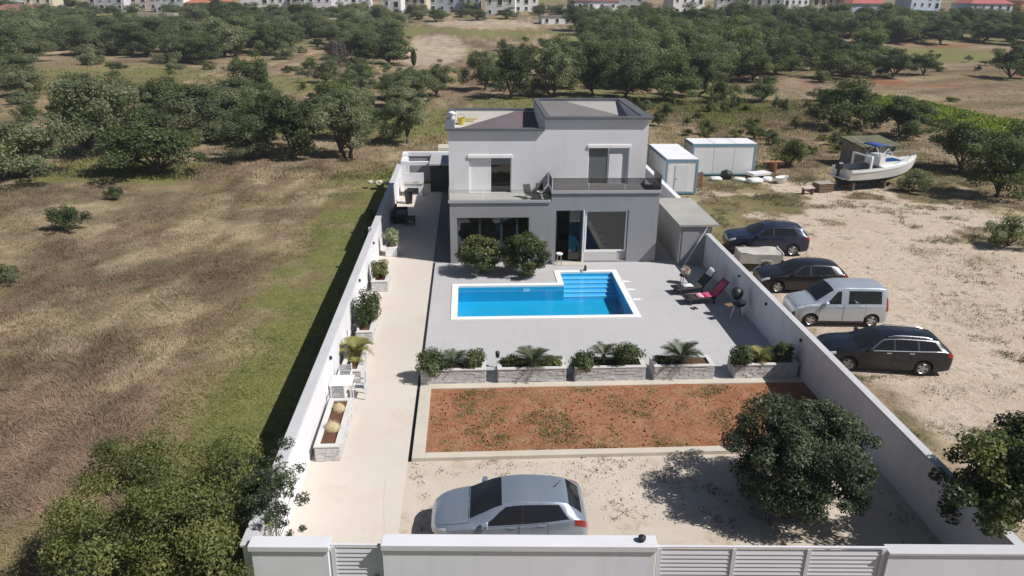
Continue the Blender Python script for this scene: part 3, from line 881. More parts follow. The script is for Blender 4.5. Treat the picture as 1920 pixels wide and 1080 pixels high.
# big fixed window with white frame and low sill panel
boxo("sill_panel", pbr("sill_panel_paint", (.62, .60, .58), .7, .05, 2, 30, .08), 6.10, 7.92, HY + .02, HY + .14, .122, .62, hs)
boxo("sill_panel", FASC, 7.922, 8.44, HY + .14, HY + .22, .122, .62, hs)
win("window", 6.14, 8.40, .63, 2.93, HY + .10, FRAMEW, GLASS, .085)
boxo("window_reveal", FRAMEW, 6.02, 6.098, HY - .02, HY + .18, .04, 2.94, hs)
# stair inside, seen through the glass
st = MB()
for i in range(9):
    st.box(6.35 + i * .0, 7.25, 40.9 + .0, 41.9, .1, .3) if i == 0 else None
st.prism([(6.42, 2.2), (6.95, 2.2), (8.1, .05), (7.55, .05)], 39.3, 39.55)
for i in range(9):
    st.box(6.6 + i * .15, 6.9 + i * .15, 39.56, 40.5, 1.95 - i * .235, 2.0 - i * .235)
st.build("staircase", pbr("stair_grey", (.62, .62, .63), .8, .06, 2, 20, .1), hs)
boxo("stair_shadow_sheet", pbr("stair_shadow_panel", (.03, .03, .035), .6, .1, 2, 20, .05), 6.22, 6.9, 39.6, 39.65, .2, 1.9, hs)  # dark sheet stands in for the shadow under the stair
boxo("kitchen_unit", pbr("kitchen_white", (.55, .55, .55), .5, .1, 2, 20, 0), .6, 1.5, 40.6, 41.2, .9, 1.5, hs)
boxo("interior_sofa", BLACK, 4.9, 5.8, 40.3, 41.2, .036, .8, hs, .05)

def shutter_door(D, closed, opened, closedmat, openmat, boxx):
    x0, x1, z0, z1 = D
    fr = MB()
    y = UY + .10
    fr.box(x0, x0 + .05, y, y + .08, z0, z1); fr.box(x1 - .05, x1, y, y + .08, z0, z1)
    mid = (x0 + x1) / 2
    fr.box(mid - .04, mid + .04, y, y + .08, z0, z1)
    fo = fr.build("door_frame", FRAMEW, hs)
    for (a, b) in ((x0, mid), (mid, x1)):
        boxo("shutter_box", FRAMEW, a - (.06 if a == x0 else -.004), b + (.06 if b == x1 else -.004), UY - .06, UY + .1, z1 + .0 - .0, z1 + .17, hs, .008)
    return fo, mid
def shutter(x0, x1, z0, z1, y, mat, parent):
    m = MB(); z = z1
    while z > z0 + .02:
        m.box(x0, x1, y, y + .012, max(z - .05, z0), z - .006)
        m.box(x0, x1, y + .004, y + .012, max(z - .056, z0), z - .05) if z - .056 > z0 else None
        z -= .056
    return m.build("roller_shutter", mat, parent)
SHW = pbr("shutter_white", (.90, .90, .91), .5, .03, 2, 30, .02)
fo, mid = shutter_door(DL, 0, 1, None, None, None)
shutter(DL[0] + .052, mid - .042, DL[2], DL[3], UY + .11, SHW, fo)
shutter(mid + .042, DL[1] - .052, DL[3] - .40, DL[3], UY + .11, pbr("shutter_grey", (.20, .20, .21), .6, .06, 2, 30, .03), fo)
boxo("pane", GLASS, mid + .042, DL[1] - .052, UY + .15, UY + .165, DL[2] + .03, DL[3] - .42, fo)
boxo("curtain", BLACK, mid + .06, DL[1] - .06, UY + .24, UY + .27, DL[2], DL[3] - .02, fo)
fo, mid = shutter_door(DR, 0, 1, None, None, None)
shutter(DR[0] + .052, mid - .042, DR[2], DR[3], UY + .11, pbr("shutter_greengrey", (.16, .175, .17), .6, .06, 2, 30, .03), fo)
shutter(mid + .042, DR[1] - .36, DR[2], DR[3] - .33, UY + .05, SHW, fo)
boxo("curtain", pbr("pale_curtain", (.50, .53, .58), .9, .06, 3, 30, .1), mid + .042, DR[1] - .052, UY + .13, UY + .16, DR[2], DR[3] - .01, fo)
# side windows on the right wall of the upper floor
boxo("side_window", FRAMED, 9.581, 9.60, 41.2, 41.9, 4.6, 5.9, hs)

# deck chairs on the left balcony
def deck_chair(loc, rz, lab):
    r = empty("deck_chair", loc, rz, lab, "chair", "dark deck chairs on the left balcony"); r.scale = (.82, .82, .82)
    MB().box(-.25, .25, -.28, .2, .32, .37, .01).build("seat", BLACK, r)
    m = Matrix.Translation((0, .22, .35)) @ Matrix.Rotation(math.radians(-22), 4, 'X')
    MB().box(-.25, .25, -.02, .02, 0, .55, .008, m).build("backrest", BLACK, r)
    for sx in (-.23, .23):
        MB().tube([(sx, -.26, 0), (sx, .24, .36)], .016, 6).build("leg", ALLOY, r)
        MB().tube([(sx, .30, 0), (sx, -.2, .33)], .016, 6).build("leg", ALLOY, r)
deck_chair((3.15, 39.2, 3.45), .4, "dark deck chair on the left balcony, further from the raised balcony")
deck_chair((3.85, 39.45, 3.45), .4, "dark deck chair on the left balcony, right against the raised balcony")
bn = empty("side_table", (3.75, 38.98, 3.45), 0, "small white side table in the corner of the left balcony", "table")
MB().lathe([(.2, .40), (.22, .41), (.22, .44), (.2, .45)], 14).build("tabletop", WHITE, bn)
MB().lathe([(.13, 0), (.13, .02), (.03, .03), (.03, .4)], 10).build("stem", WHITE, bn)
# bar stool by the sliding door
bs = empty("stool", (4.75, 38.25, .035), 0, "white-topped metal stool beside the open sliding door", "stool")
MB().lathe([(.17, .58), (.19, .60), (.19, .64), (.17, .66)], 14).build("seat", WHITE, bs)
for k_ in range(4):
    t_ = math.pi / 4 + k_ * math.pi / 2
    MB().tube([(.1 * math.cos(t_), .1 * math.sin(t_), .6), (.2 * math.cos(t_), .2 * math.sin(t_), 0)], .014, 6).build("leg", ALLOY, bs)
label(boxo("doorstep", KERBM, 4.5, 6.05, 38.1, 38.595, .036, .07, None, .006), "low pale doorstep before the sliding door", "step")

# rear left corner: pergola wall, outdoor kitchen, sofa
pg = empty("pergola", (0, 0, 0), 0, "white masonry pergola across the shaded side path behind the house", "pergola")
boxo("pier", WHITE, -5.05, -4.55, 55.6, 57.2, 0, 2.05, pg)
boxo("beam", WHITE, -5.05, -1.3, 58.0, 58.35, 1.95, 2.25, pg)
boxo("beam", WHITE, -5.05, -4.7, 57.2, 58.0, 1.95, 2.25, pg)
boxo("beam", WHITE, -4.55, -2.5, 55.6, 55.9, 1.75, 2.0, pg)
boxo("back_wall", HOUSED, -5.0, -1.2, 58.05, 58.3, -.1, 1.95, pg)
boxo("canopy", FASC, -2.9, -1.2, 54.2, 58.0, 2.02, 2.14, pg, .01)
boxo("canopy_shade_sheet", pbr("canopy_shade", (.05, .048, .055), .8, .1, 2, 20, .1), -2.85, -1.2, 54.5, 54.58, .03, 2.0, pg)  # added dark sheet stands for the shade beneath the canopy
boxo("plinth", KERBM, -2.4, -1.25, 58.4, 60, -.05, 2.5, pg)
ok = empty("outdoor_kitchen", (-4.1, 53.6, .03), 0, "white outdoor kitchen block with sink in the shaded side yard", "outdoor kitchen")
boxo("counter", WHITE, -.55, .75, -.35, .45, .0, .85, ok)
boxo("worktop", CONC, -.6, .8, -.4, .5, .851, .91, ok, .008)
boxo("splashback", WHITE, -.6, .8, .42, .52, .912, 1.5, ok)
MB().lathe([(.16, 0), (.2, .02), (.2, .03)], 14).build("sink", ALLOY, ok, loc=(.3, 0, .912))
boxo("recess_shade", BLACK, -.35, .45, -.365, -.352, .15, .6, ok)  # black plate imitates the shade inside a recess in the counter
so = empty("garden_sofa", (-4.45, 47.2, .03), math.radians(-90), "dark rattan garden sofa against the shaded left wall", "sofa")
RAT = pbr("dark_rattan", (.035, .034, .035), .8, .4, 8, 60, .5)
boxo("base", RAT, -1.0, 1.0, -.4, .4, .05, .36, so, .02)
boxo("backrest", RAT, -1.0, 1.0, -.42, -.28, .362, .8, so, .02)
for s_ in (-1, 1): boxo("armrest", RAT, s_ * .92 - .09, s_ * .92 + .09, -.26, .4, .362, .6, so, .02)
CUSH = pbr("grey_cushion", (.16, .165, .18), .95, .1, 4, 60, .2)
for s_ in (-.41, .41): boxo("cushion", CUSH, s_ - .39, s_ + .39, -.26, .38, .363, .47, so, .03)
tb = empty("coffee_table", (-3.75, 46.2, .03), 0, "low dark rattan coffee table in front of the garden sofa", "table")
boxo("tabletop", RAT, -.3, .3, -.5, .5, .36, .42, tb, .01)
for sx in (-.25, .25):
    for sy in (-.45, .45): boxo("leg", RAT, sx - .03, sx + .03, sy - .03, sy + .03, 0, .36, tb)
bin_ = empty("waste_bin", (-4.2, 51.2, .03), 0, "dark wheeled bin by the white kitchen block", "bin")
MB().lathe([(.22, 0), (.30, .85)], 4).build("bin_body", BLACK, bin_)
MB().box(-.27, .27, -.27, .27, .86, .93, .02).build("lid", BLACK, bin_)

# ------------------------------------------------------------------ foliage toolkit
def leaves_mesh(name, P, N, size, mat, tint, asp=.45, twist=True, cup=.25):
    """diamond shaped leaf quads; P centre, N facing normal"""
    n = len(P)
    N = N / (np.linalg.norm(N, axis=1, keepdims=True) + 1e-9)
    r = rng.normal(size=(n, 3))
    T = r - (r * N).sum(1, keepdims=True) * N
    T /= np.linalg.norm(T, axis=1, keepdims=True) + 1e-9
    B = np.cross(N, T)
    s = np.asarray(size).reshape(-1, 1) * np.ones((n, 1))
    v = np.empty((n, 4, 3))
    v[:, 0] = P - T * s; v[:, 1] = P + B * s * asp - N * s * cup
    v[:, 2] = P + T * s; v[:, 3] = P - B * s * asp - N * s * cup
    F = np.arange(n * 4).reshape(n, 4)
    return mesh_np(name, v.reshape(-1, 3), F, mat, attrs={'tint': np.repeat(tint, 4)})

def crown_points(seed, R, Hc, zc, nclump, nleaf, cr=(.20, .36), flat=.75, shell=.72, lopsided=.25):
    g = np.random.default_rng(seed)
    d = g.normal(size=(nclump, 3)); d /= np.linalg.norm(d, axis=1, keepdims=True)
    d[:, 2] = np.where(d[:, 2] < -.86, -d[:, 2] * .6, d[:, 2])
    rad = shell + (1 - shell) * g.random(nclump) ** .7
    rad *= np.where(g.random(nclump) < .34, g.uniform(.15, .8, nclump), 1)
    lob = 1 + lopsided * (g.random(nclump) - .5) * 2
    C = d * (rad * lob * .80)[:, None] * np.array([R, R, Hc])
    C[:, 2] += zc
    rc = g.uniform(*cr, nclump) * R
    w = rc ** 2; w = w / w.sum()
    which = g.choice(nclump, nleaf, p=w)
    dd = g.normal(size=(nleaf, 3)); dd /= np.linalg.norm(dd, axis=1, keepdims=True)
    rr = g.random(nleaf) ** (1 / 2.4)
    P = C[which] + dd * (rr * rc[which])[:, None] * np.array([1, 1, flat])
    out = P - np.array([0, 0, zc]); out /= np.linalg.norm(out, axis=1, keepdims=True) + 1e-9
    N = dd * .55 + out * .35 + np.array([0, 0, .35]) + g.normal(size=(nleaf, 3)) * .55
    tint = np.clip(.5 + (g.random(nclump)[which] - .5) * .55 + (g.random(nleaf) - .5) * .5 , 0, 1)
    return P, N, tint, C

OLIVE = leaf_mat("olive_leaf", (.080, .096, .048), (.162, .184, .096), (.28, .30, .175), .42, .6)
OAK = leaf_mat("evergreen_leaf", (.050, .070, .028), (.104, .132, .052), (.20, .225, .098), .42, .55)
BUSH = leaf_mat("bush_leaf", (.052, .070, .022), (.120, .142, .044), (.28, .285, .10), .38)
CITRUS = leaf_mat("citrus_leaf", (.038, .056, .016), (.080, .100, .030), (.20, .21, .07), .25, .4)
DARKL = leaf_mat("dark_glossy_leaf", (.026, .040, .020), (.058, .078, .038), (.125, .145, .080), .22, .5)
GREYL = leaf_mat("grey_scrub_leaf", (.075, .065, .060), (.12, .105, .095), (.18, .16, .14), .15)
VINE = leaf_mat("vine_leaf", (.11, .15, .02), (.20, .25, .03), (.30, .34, .06), .35)
FIG = leaf_mat("fig_leaf", (.030, .045, .014), (.068, .088, .028), (.26, .28, .075), .3, .45)
PALE = leaf_mat("variegated_leaf", (.14, .18, .07), (.36, .38, .24), (.58, .58, .48), .2)
PALMG = leaf_mat("cycad_leaf", (.035, .050, .020), (.075, .092, .040), (.15, .16, .085), .2, .4)
PALMY = leaf_mat("yellow_palm_leaf", (.13, .14, .035), (.25, .24, .07), (.38, .34, .13), .25, .45)

def trunk_mesh(seed, h0, C, r0, nlimb=7, stems=1, spread=.0):
    g = random.Random(seed)
    b = MB()
    for s in range(stems):
        a = 2 * math.pi * s / stems + g.random()
        bx, by = spread * math.cos(a), spread * math.sin(a)
        tx, ty = bx * 1.8 + g.uniform(-.15, .15), by * 1.8 + g.uniform(-.15, .15)
        b.tube([(bx, by, -.15), (bx * 1.1 + g.uniform(-.05, .05), by * 1.1, h0 * .45), (tx, ty, h0)], [r0 * 1.35, r0, r0 * .75], 7)
        idx = list(range(len(C))); g.shuffle(idx)
        for i in idx[:nlimb]:
            c = C[i]
            m = ((tx + c[0]) * .5 + g.uniform(-.15, .15), (ty + c[1]) * .5 + g.uniform(-.15, .15), (h0 * .6 + c[2] * .4) + .1)
            b.tube([(tx, ty, h0 * .92), m, tuple(c)], [r0 * .55, r0 * .32, r0 * .08], 5, cap=False)
    return b.mesh("trunk", BARK, True)

def tree_proto(seed, R, H, th, mat, nclump, nleaf, leaf, stems=1, spread=0., r0=None, asp=.45, cr=(.2, .36), shell=.72, lop=.25, low=False):
    Hc = (H - th) / 2 * 1.08; zc = H - Hc * .95
    P, N, t, C = crown_points(seed, R, Hc, zc, nclump, nleaf, cr=cr, shell=shell, lopsided=lop)
    k = P[:, 2] > .08
    P, N, t = P[k], N[k], t[k]
    g = np.random.default_rng(seed + 1)
    sz = leaf * g.uniform(.65, 1.3, len(P))
    cm = leaves_mesh("crown", P, N, sz, mat, t, asp)
    tm = trunk_mesh(seed, th, C, r0 or .045 * H, min(nclump, 8), stems, spread)
    return cm, tm

def place_tree(name, proto, x, y, s, rz, lab, cat="tree", group=None, sz=None, crown="crown", trunk="trunk", dz=0):
    e = empty(name, (x, y, terr1(x, y) - .05 + dz), rz, lab, cat, group)
    e.scale = (s, s, sz or s)
    link_mesh(crown, proto[0], e); link_mesh(trunk, proto[1], e)
    return e

# unit prototypes (radius ~1, height ~2)
OL = [tree_proto(100 + i, 1.0, 1.75, .22, OLIVE, 60, 12500, .034, 1 + i % 2, .08, .06, asp=.5, cr=(.13, .33), shell=.62, lop=.5) for i in range(4)]
OK_ = [tree_proto(120 + i, 1.0, 1.9, .18, OAK, 64, 13000, .036, 1, 0, .06, asp=.55, cr=(.14, .35), shell=.62, lop=.5) for i in range(4)]
SH = [tree_proto(140 + i, 1.0, 1.1, .1, (BUSH, OAK, GREYL, OLIVE)[i], 30, 5000, .042, 2, .1, .03, asp=.5, cr=(.14, .36), shell=.6, lop=.6) for i in range(4)]

# ------------------------------------------------------------------ individual near trees
def near_tree(name, x, y, R, H, th, mat, nclump, nleaf, leaf, lab, cat, seed, stems=1, spread=0, r0=.1, asp=.45, cr=(.14, .28), shell=.7, lop=.25, rz=0, dz=0, group=None):
    p = tree_proto(seed, R, H, th, mat, nclump, nleaf, leaf, stems, spread, r0, asp, cr, shell, lop)
    e = empty(name, (x, y, terr1(x, y) + dz), rz, lab, cat, group)
    link_mesh("crown", p[0], e); link_mesh("trunk", p[1], e)
    return e
near_tree("leafy_tree", -7.35, 15.3, 2.75, 4.25, .5, BUSH, 170, 80000, .043, "big leafy green tree outside the front left corner of the plot", "tree", 201, 3, .25, .09, cr=(.09, .24), lop=.42)
near_tree("sparse_shrub", -5.15, 15.7, 1.3, 3.7, .6, DARKL, 60, 7500, .036, "thin sprawling branches leaning over the left wall at the driveway's near end", "shrub", 202, 3, .1, .022, cr=(.07, .18), shell=.6, lop=.6)
near_tree("round_tree", 8.95, 17.3, 2.12, 3.5, .10, DARKL, 200, 80000, .048, "dense rounded dark tree inside the front right corner of the plot", "tree", 203, 2, .15, .10, cr=(.11, .24), shell=.76, lop=.24)
near_tree("fig_tree", 13.75, 15.3, 2.0, 4.1, .9, FIG, 100, 34000, .056, "broad-leaved tree outside the front right corner, overhanging the wall", "tree", 204, 1, 0, .09, asp=.6, cr=(.12, .28), shell=.66, lop=.5)
near_tree("citrus_tree", .50, 37.0, 1.25, 2.25, .06, CITRUS, 60, 14000, .055, "round citrus tree before the house window, left of the pair", "tree", 205, 1, 0, .06, asp=.5, cr=(.18, .32), lop=.12, dz=.035, group="citrus trees in front of the house")
near_tree("citrus_tree", 2.80, 36.75, 1.34, 2.4, .06, CITRUS, 64, 16000, .055, "round citrus tree before the house, right of the pair and nearest the pool steps", "tree", 206, 1, 0, .06, asp=.5, cr=(.18, .32), lop=.12, dz=.035, group="citrus trees in front of the house")

# ------------------------------------------------------------------ prominent trees of the field and the grove
def t_prom(name, pr, x, y, w, h, lab, cat="tree", group=None):
    pp = pr[rnd.randrange(len(pr))] if isinstance(pr, list) else pr
    R = w / 2
    base = 1.75 if pp in OL else (1.9 if pp in OK_ else 1.1)
    return place_tree(name, pp, x, y, R, rnd.uniform(0, 6.28), lab, cat, group, sz=h / base)
GL = "trees at the top of the dry field"
for nm, pr, x, y, w, h, lab in (
    ("olive_tree", OL[0], -33.6, 59.2, 7.4, 5.2, "grey-green olive tree at the far left of the dry field's edge"),
    ("olive_tree", OL[1], -32.4, 68.5, 8.8, 7.0, "tallest olive tree rising behind the clump on the left"),
    ("evergreen_tree", OK_[0], -25.4, 61.0, 8.8, 4.6, "broad bushy evergreen with dark base at the dry field's top edge"),
    ("olive_tree", OL[2], -19.1, 66.5, 5.0, 3.8, "small olive tree just right of the broad bushy evergreen"),
    ("evergreen_tree", OK_[1], -15.4, 67.0, 6.4, 5.6, "tall dark evergreen in the middle of the clump left of the house"),
    ("olive_tree", OL[3], -10.8, 67.6, 6.3, 5.8, "tall olive tree left of the house above the plot's far corner"),
    ("olive_tree", OL[0], -6.2, 74.0, 5.2, 4.9, "pale olive tree standing directly left of the house roof"),
    ("olive_tree", OL[1], -12.4, 76.0, 6.6, 5.2, "olive tree behind the tall pair left of the house"),
    ("evergreen_tree", OK_[2], -19.5, 75.5, 6.2, 5.2, "dark evergreen half hidden behind the clump left of the house"),
    ("evergreen_tree", OK_[2], -4.5, 109.5, 6.2, 4.8, "dark round evergreen standing alone above the house's left roof"),
    ("evergreen_tree", OK_[3], -27.0, 99.3, 6.0, 6.0, "upright evergreen at the end of the pale dry strip on the left"),
    ("evergreen_tree", OK_[0], 42.1, 83.5, 8.2, 5.2, "dark spreading evergreen above the white boat"),
    ("evergreen_tree", OK_[1], 44.6, 76.5, 6.6, 4.4, "dark evergreen beside the bright green strip behind the boat"),
    ("evergreen_tree", OK_[2], 41.6, 61.5, 6.6, 4.6, "dark tree right of the boat's bow"),
    ("evergreen_tree", OK_[3], 38.6, 52.2, 5.4, 4.8, "dark tree over the gravel lot's far right edge, trunk in view"),
    ("evergreen_tree", OK_[0], 45.2, 58.5, 6.2, 5.2, "dark tree cut by the right edge of the view, behind the others"),
    ("evergreen_tree", OK_[1], 95.5, 132.8, 8.2, 6.2, "dark tree by the far right edge beyond the red soil"),
    ):
    t_prom(nm, pr, x, y, w, h, lab, "tree", GL if x < -5 and y < 80 else None)
GM = "trees of the dark grove behind the house"
ORD = ("first", "second", "third", "fourth", "fifth", "sixth", "seventh", "eighth", "ninth", "tenth", "eleventh")
for i, (x, y, w, h) in enumerate(sorted(((2.1, 116.4, 7, 6.4), (6.0, 107.7, 7.2, 7.2), (11.8, 109.2, 7.6, 7.4), (17.7, 110.7, 7.6, 7.4), (22.2, 107.7, 8, 7.0), (27.6, 105.1, 8.6, 6.2), (36.9, 120.4, 8.4, 7.2), (33.0, 111, 8.2, 6.4), (14.5, 121, 8.4, 7.2), (25, 119, 8.6, 7.4), (8, 122, 8, 7)), key=lambda q: q[0] / q[1])):
    pr = OK_[i % 4] if i % 3 else OL[i % 4]
    t_prom("grove_tree", pr, x, y, w, h, ORD[i] + " dark tree from the left along the grove front behind the house roof", "tree", GM)
GR = "trees in the row above the red soil on the right"
for i, (x, y, w, h) in enumerate(sorted(((63.5, 133.4, 8.6, 5.4), (75.3, 135.2, 8, 5.2), (82.5, 138.4, 7, 4.4), (72.8, 140.5, 8, 5), (63.2, 146.6, 8.1, 5.2), (56, 139, 8, 5.4), (69, 136.5, 7, 4.8)), key=lambda q: q[0] / q[1])):
    t_prom("evergreen_tree", OK_[i % 4], x, y, w, h, ORD[i] + " dark evergreen from the left in the row by the red soil patch", "tree", GR)
TILE = pbr("orange_roof_tile", (.42, .15, .085), .85, .25, .5, 6, .3); TILE2 = pbr("red_roof_tile", (.40, .11, .10), .85, .2, .5, 6, .3); BROWNT = pbr("brown_roof_tile", (.25, .12, .085), .85, .2, .5, 6, .3)
GREYT = pbr("grey_roof", (.22, .22, .23), .85, .2, .5, 6, .2)
FH = [(-142, 262, 15, 3.6, 7, 'cream', BROWNT, False, 5, 1, "long low cream house with brown roof at the far top left corner"),
      (-150, 292, 9, 6, 8, 'cream', TILE, False, 3, 2, "cream house with orange roof second from the left of the far town"),
      (-171, 318, 8, 9, 8, 'white', GREYT, True, 2, 3, "tall narrow white house behind the brown-roofed one, top left"),
      (-134, 308, 13, 5.4, 8, 'lilac', GREYT, True, 4, 2, "lilac-white flat house left of the pink one, top left"),
      (-122, 312, 10, 5.5, 8, 'pink', GREYT, True, 3, 2, "pink house between two pale ones at the top left"),
      (-108, 300, 10, 7.5, 9, 'white', GREYT, True, 4, 2, "tall white flat-roofed house left of the orange roofs"),
      (-94, 300, 15, 3.6, 9, 'cream', TILE, False, 4, 1, "low house under a broad orange roof, upper left"),
      (-84, 326, 11, 6, 8, 'white', TILE2, False, 3, 2, "white house with red roof just right of the orange roofs"),
      (-71, 306, 11, 6, 9, 'white', GREYT, True, 4, 2, "white flat house over the upper left grove"),
      (-58, 304, 14, 6.5, 9, 'lilac', GREYT, True, 5, 2, "wide lilac house over the upper left grove"),
      (-45, 314, 15, 6.2, 9, 'white', GREYT, True, 6, 2, "white house with a band of dark windows, upper centre left"),
      (-28, 300, 6.5, 7.5, 7, 'white', GREYT, True, 2, 3, "narrow tall white house above the dry path"),
      (-20, 310, 8, 6.2, 8, 'cream', TILE, False, 3, 2, "cream house beside the narrow tall white one"),
      (-8, 316, 14, 6.4, 8, 'pale blue', GREYT, True, 4, 2, "pale blue flat-roofed house above the dry path"),
      (2, 308, 6, 6.6, 7, 'grey', GREYT, True, 2, 2, "small grey house right of the pale blue one"),
      (12, 300, 10.5, 7, 8, 'white', GREYT, False, 3, 2, "white house with grey hipped roof at the top centre"),
      (23, 316, 9, 6, 8, 'white', TILE2, False, 3, 2, "white house with red roof at the top centre"),
      (30, 268, 10, 2.6, 5, 'white', GREYT, True, 3, 1, "low white garage block with dark openings, top centre"),
      (46, 286, 15.5, 6.4, 9, 'lilac', TILE2, False, 4, 2, "large lilac house with red roof and white balcony, top centre right"),
      (66, 330, 12, 6.5, 8, 'grey', TILE, False, 4, 2, "grey house with orange roof behind the large balcony house"),
      (87, 314, 12.5, 7, 9, 'white', GREYT, True, 4, 2, "white flat house above the dark centre grove"),
      (107, 322, 11, 6.5, 9, 'white', GREYT, False, 4, 2, "white house with grey hipped roof above the dark grove's right part"),
      (119, 314, 10, 6.5, 8, 'grey', GREYT, True, 3, 2, "grey flat house right of the grey hipped roof"),
      (131, 316, 10.5, 6.2, 8, 'white', GREYT, True, 4, 2, "white flat house left of the cream one, upper right"),
      (148, 326, 11, 5.5, 8, 'cream', TILE, False, 4, 2, "cream house with orange roof, upper right"),
      (157, 308, 14.5, 4.8, 9, 'pale blue', TILE2, False, 4, 1, "bluish house with wide red roof, upper right"),
      (182, 312, 13, 8.5, 9, 'pale blue', GREYT, True, 4, 3, "tall bluish-white block of three storeys, upper right"),
      (204, 304, 18, 5.4, 10, 'pale blue', TILE2, False, 5, 2, "blue house with broad red roof near the top right corner"),
      (232, 318, 13, 5.5, 9, 'orange', BROWNT, False, 3, 2, "orange-walled house at the top right corner")]
# rows further back
def row_trees(n, xr, yr, w, h, lab, group, mix=.5, keep=None, name="olive_tree", seed=3):
    g = random.Random(seed); c = 0; tries = 0; pts = []
    while c < n and tries < n * 60:
        tries += 1
        y = g.uniform(*yr); x = g.uniform(xr[0](y) if callable(xr[0]) else xr[0], xr[1](y) if callable(xr[1]) else xr[1])
        if keep and not keep(x, y): continue
        if any((x - a) ** 2 + (y - b) ** 2 < (w * .52) ** 2 for a, b in pts): continue
        pts.append((x, y)); c += 1
        pr = OL[g.randrange(4)] if g.random() < mix else OK_[g.randrange(4)]
        base = 1.75 if pr in OL else 1.9
        s = g.uniform(.8, 1.2)
        xa = xr[0](y) if callable(xr[0]) else xr[0]; xb = xr[1](y) if callable(xr[1]) else xr[1]
        if n > 40:
            cell = ("nearest ranks", "middle ranks", "farthest ranks")[min(2, int(3 * (y - yr[0]) / (yr[1] - yr[0])))] + " toward its " + ("left end", "left middle", "right middle", "right end")[min(3, int(4 * (x - xa) / (xb - xa)))]
        else:
            cell = ("left part", "middle", "right part")[min(2, int(3 * (x - xa) / (xb - xa)))]
        place_tree(name, pr, x, y, w / 2 * s, g.uniform(0, 6.28), lab + ", " + cell, "tree", group + ", " + cell, sz=h / base * s * g.uniform(.85, 1.15))
row_trees(125, (lambda y: -.70 * y, lambda y: -.075 * y - 2), (150, 252), 9.5, 6.0, "olive tree in the upper left grove", "olive trees of the upper left grove", .75,
          lambda x, y: not (abs(x + 95) < 14 and y > 222) and not (x > -45 and x < -24 and y < 160), seed=11)
row_trees(72, (lambda y: .11 * y + 6, lambda y: .42 * y - 4), (122, 240), 10.5, 7.4, "dark tree in the deep grove behind the house", "trees of the upper centre grove", .3, seed=12, name="grove_tree")
row_trees(52, (lambda y: .40 * y, lambda y: .80 * y), (205, 248), 11, 6.4, "dark tree in the belt below the right far houses", "trees of the belt on the upper right", .25, seed=13, name="belt_tree")
row_trees(9, (lambda y: .38 * y, lambda y: .52 * y), (150, 180), 9, 6.0, "dark tree at the open pasture's edge", "trees at the pasture's edge", .3, seed=14, name="pasture_tree")
row_trees(10, (lambda y: -.70 * y, lambda y: -.55 * y), (98, 135), 7.5, 4.6, "olive tree at the far left edge", "trees at the far left edge", .7, seed=15)
row_trees(110, (lambda y: -.66 * y, lambda y: .70 * y), (256, 300), 7, 3.6, "small tree between the far houses", "trees between the far houses", .4, seed=16, name="garden_tree", keep=lambda x, y: all(abs(x - h_[0] * .94) > h_[2] / 2 + 1.5 or not (h_[1] * .94 - 3 < y < h_[1] * .94 + 12) for h_ in FH))
row_trees(9, (lambda y: -.17 * y - 6, lambda y: -.05 * y - 2), (84, 128), 6, 4.2, "tree on the slope behind the house's left roof", "trees on the slope left of the house", .5, seed=17, name="slope_tree")
row_trees(9, (lambda y: -.50 * y, lambda y: -.28 * y), (74, 98), 7, 5.0, "olive tree behind the left clump", "trees behind the left clump", .7, seed=18)
cy = empty("cypress", (-10.4, 151.5, terr1(0, 151.5) - .05), 0, "small dark cypress alone on the green slope above the house", "tree")
g_ = np.random.default_rng(5)
zz = g_.random(2500) ** 1.1; an = g_.random(2500) * 6.283; rr_ = .62 * np.sin(np.clip(zz * 2.6 + .35, 0, 3.14)) * g_.random(2500) ** .4
Pc = np.stack([rr_ * np.cos(an), rr_ * np.sin(an), .2 + zz * 3.0], 1)
link_mesh("crown", leaves_mesh("crown", Pc, Pc * np.array([1, 1, 0]) + g_.normal(size=Pc.shape) * .2, .09, OAK, g_.random(2500) * .5), cy)
MB().tube([(0, 0, -.1), (0, 0, 1.2)], [.1, .06], 6).build("trunk", BARK, cy)

# shrubs with their own place
def shrub(pr, x, y, s, lab, group=None, h=None, name="shrub"):
    place_tree(name, SH[pr], x, y, s, rnd.uniform(0, 6.28), lab, "shrub", group, sz=h or s, crown="foliage", trunk="stem")
shrub(1, -24.9, 46.6, 1.35, "dark bush alone in the middle of the dry field", h=1.5)
shrub(1, -25.0, 53.6, .75, "small dark bush just below the broad evergreen in the dry field", h=1.0)
shrub(3, -23.6, 37.6, 1.0, "grey-green bush at the left edge of the dry field", h=.9)
shrub(2, -25.1, 151.1, 2.3, "leafless grey-mauve bush at the end of the dry strip, upper left", h=4.2)
shrub(3, -24.6, 74.8, 2.6, "low spreading grey bush behind the broad evergreen", h=1.8)
shrub(1, -31.1, 92.8, 3.2, "wide dark bush behind the olive clump on the left", h=2.4)
shrub(3, -56.0, 101, 2.2, "low bush at the far left above the olive clump", h=1.6)
shrub(3, 31.2, 40.8, 1.6, "grey-green bush at the right edge of the gravel lot", h=1.7)
shrub(3, 33.2, 54.2, 1.5, "bush growing under the boat's bow", h=1.5)
shrub(0, 27.2, 62.8, 2.0, "trimmed green bush behind the boat's stern", h=2.2)
shrub(0, -5.9, 45.2, .8, "bright green bush hugging the outside of the left wall", h=.9)
shrub(0, -6.4, 49.5, .9, "bright green bush outside the left wall's far end", h=.6)
gS = random.Random(31)
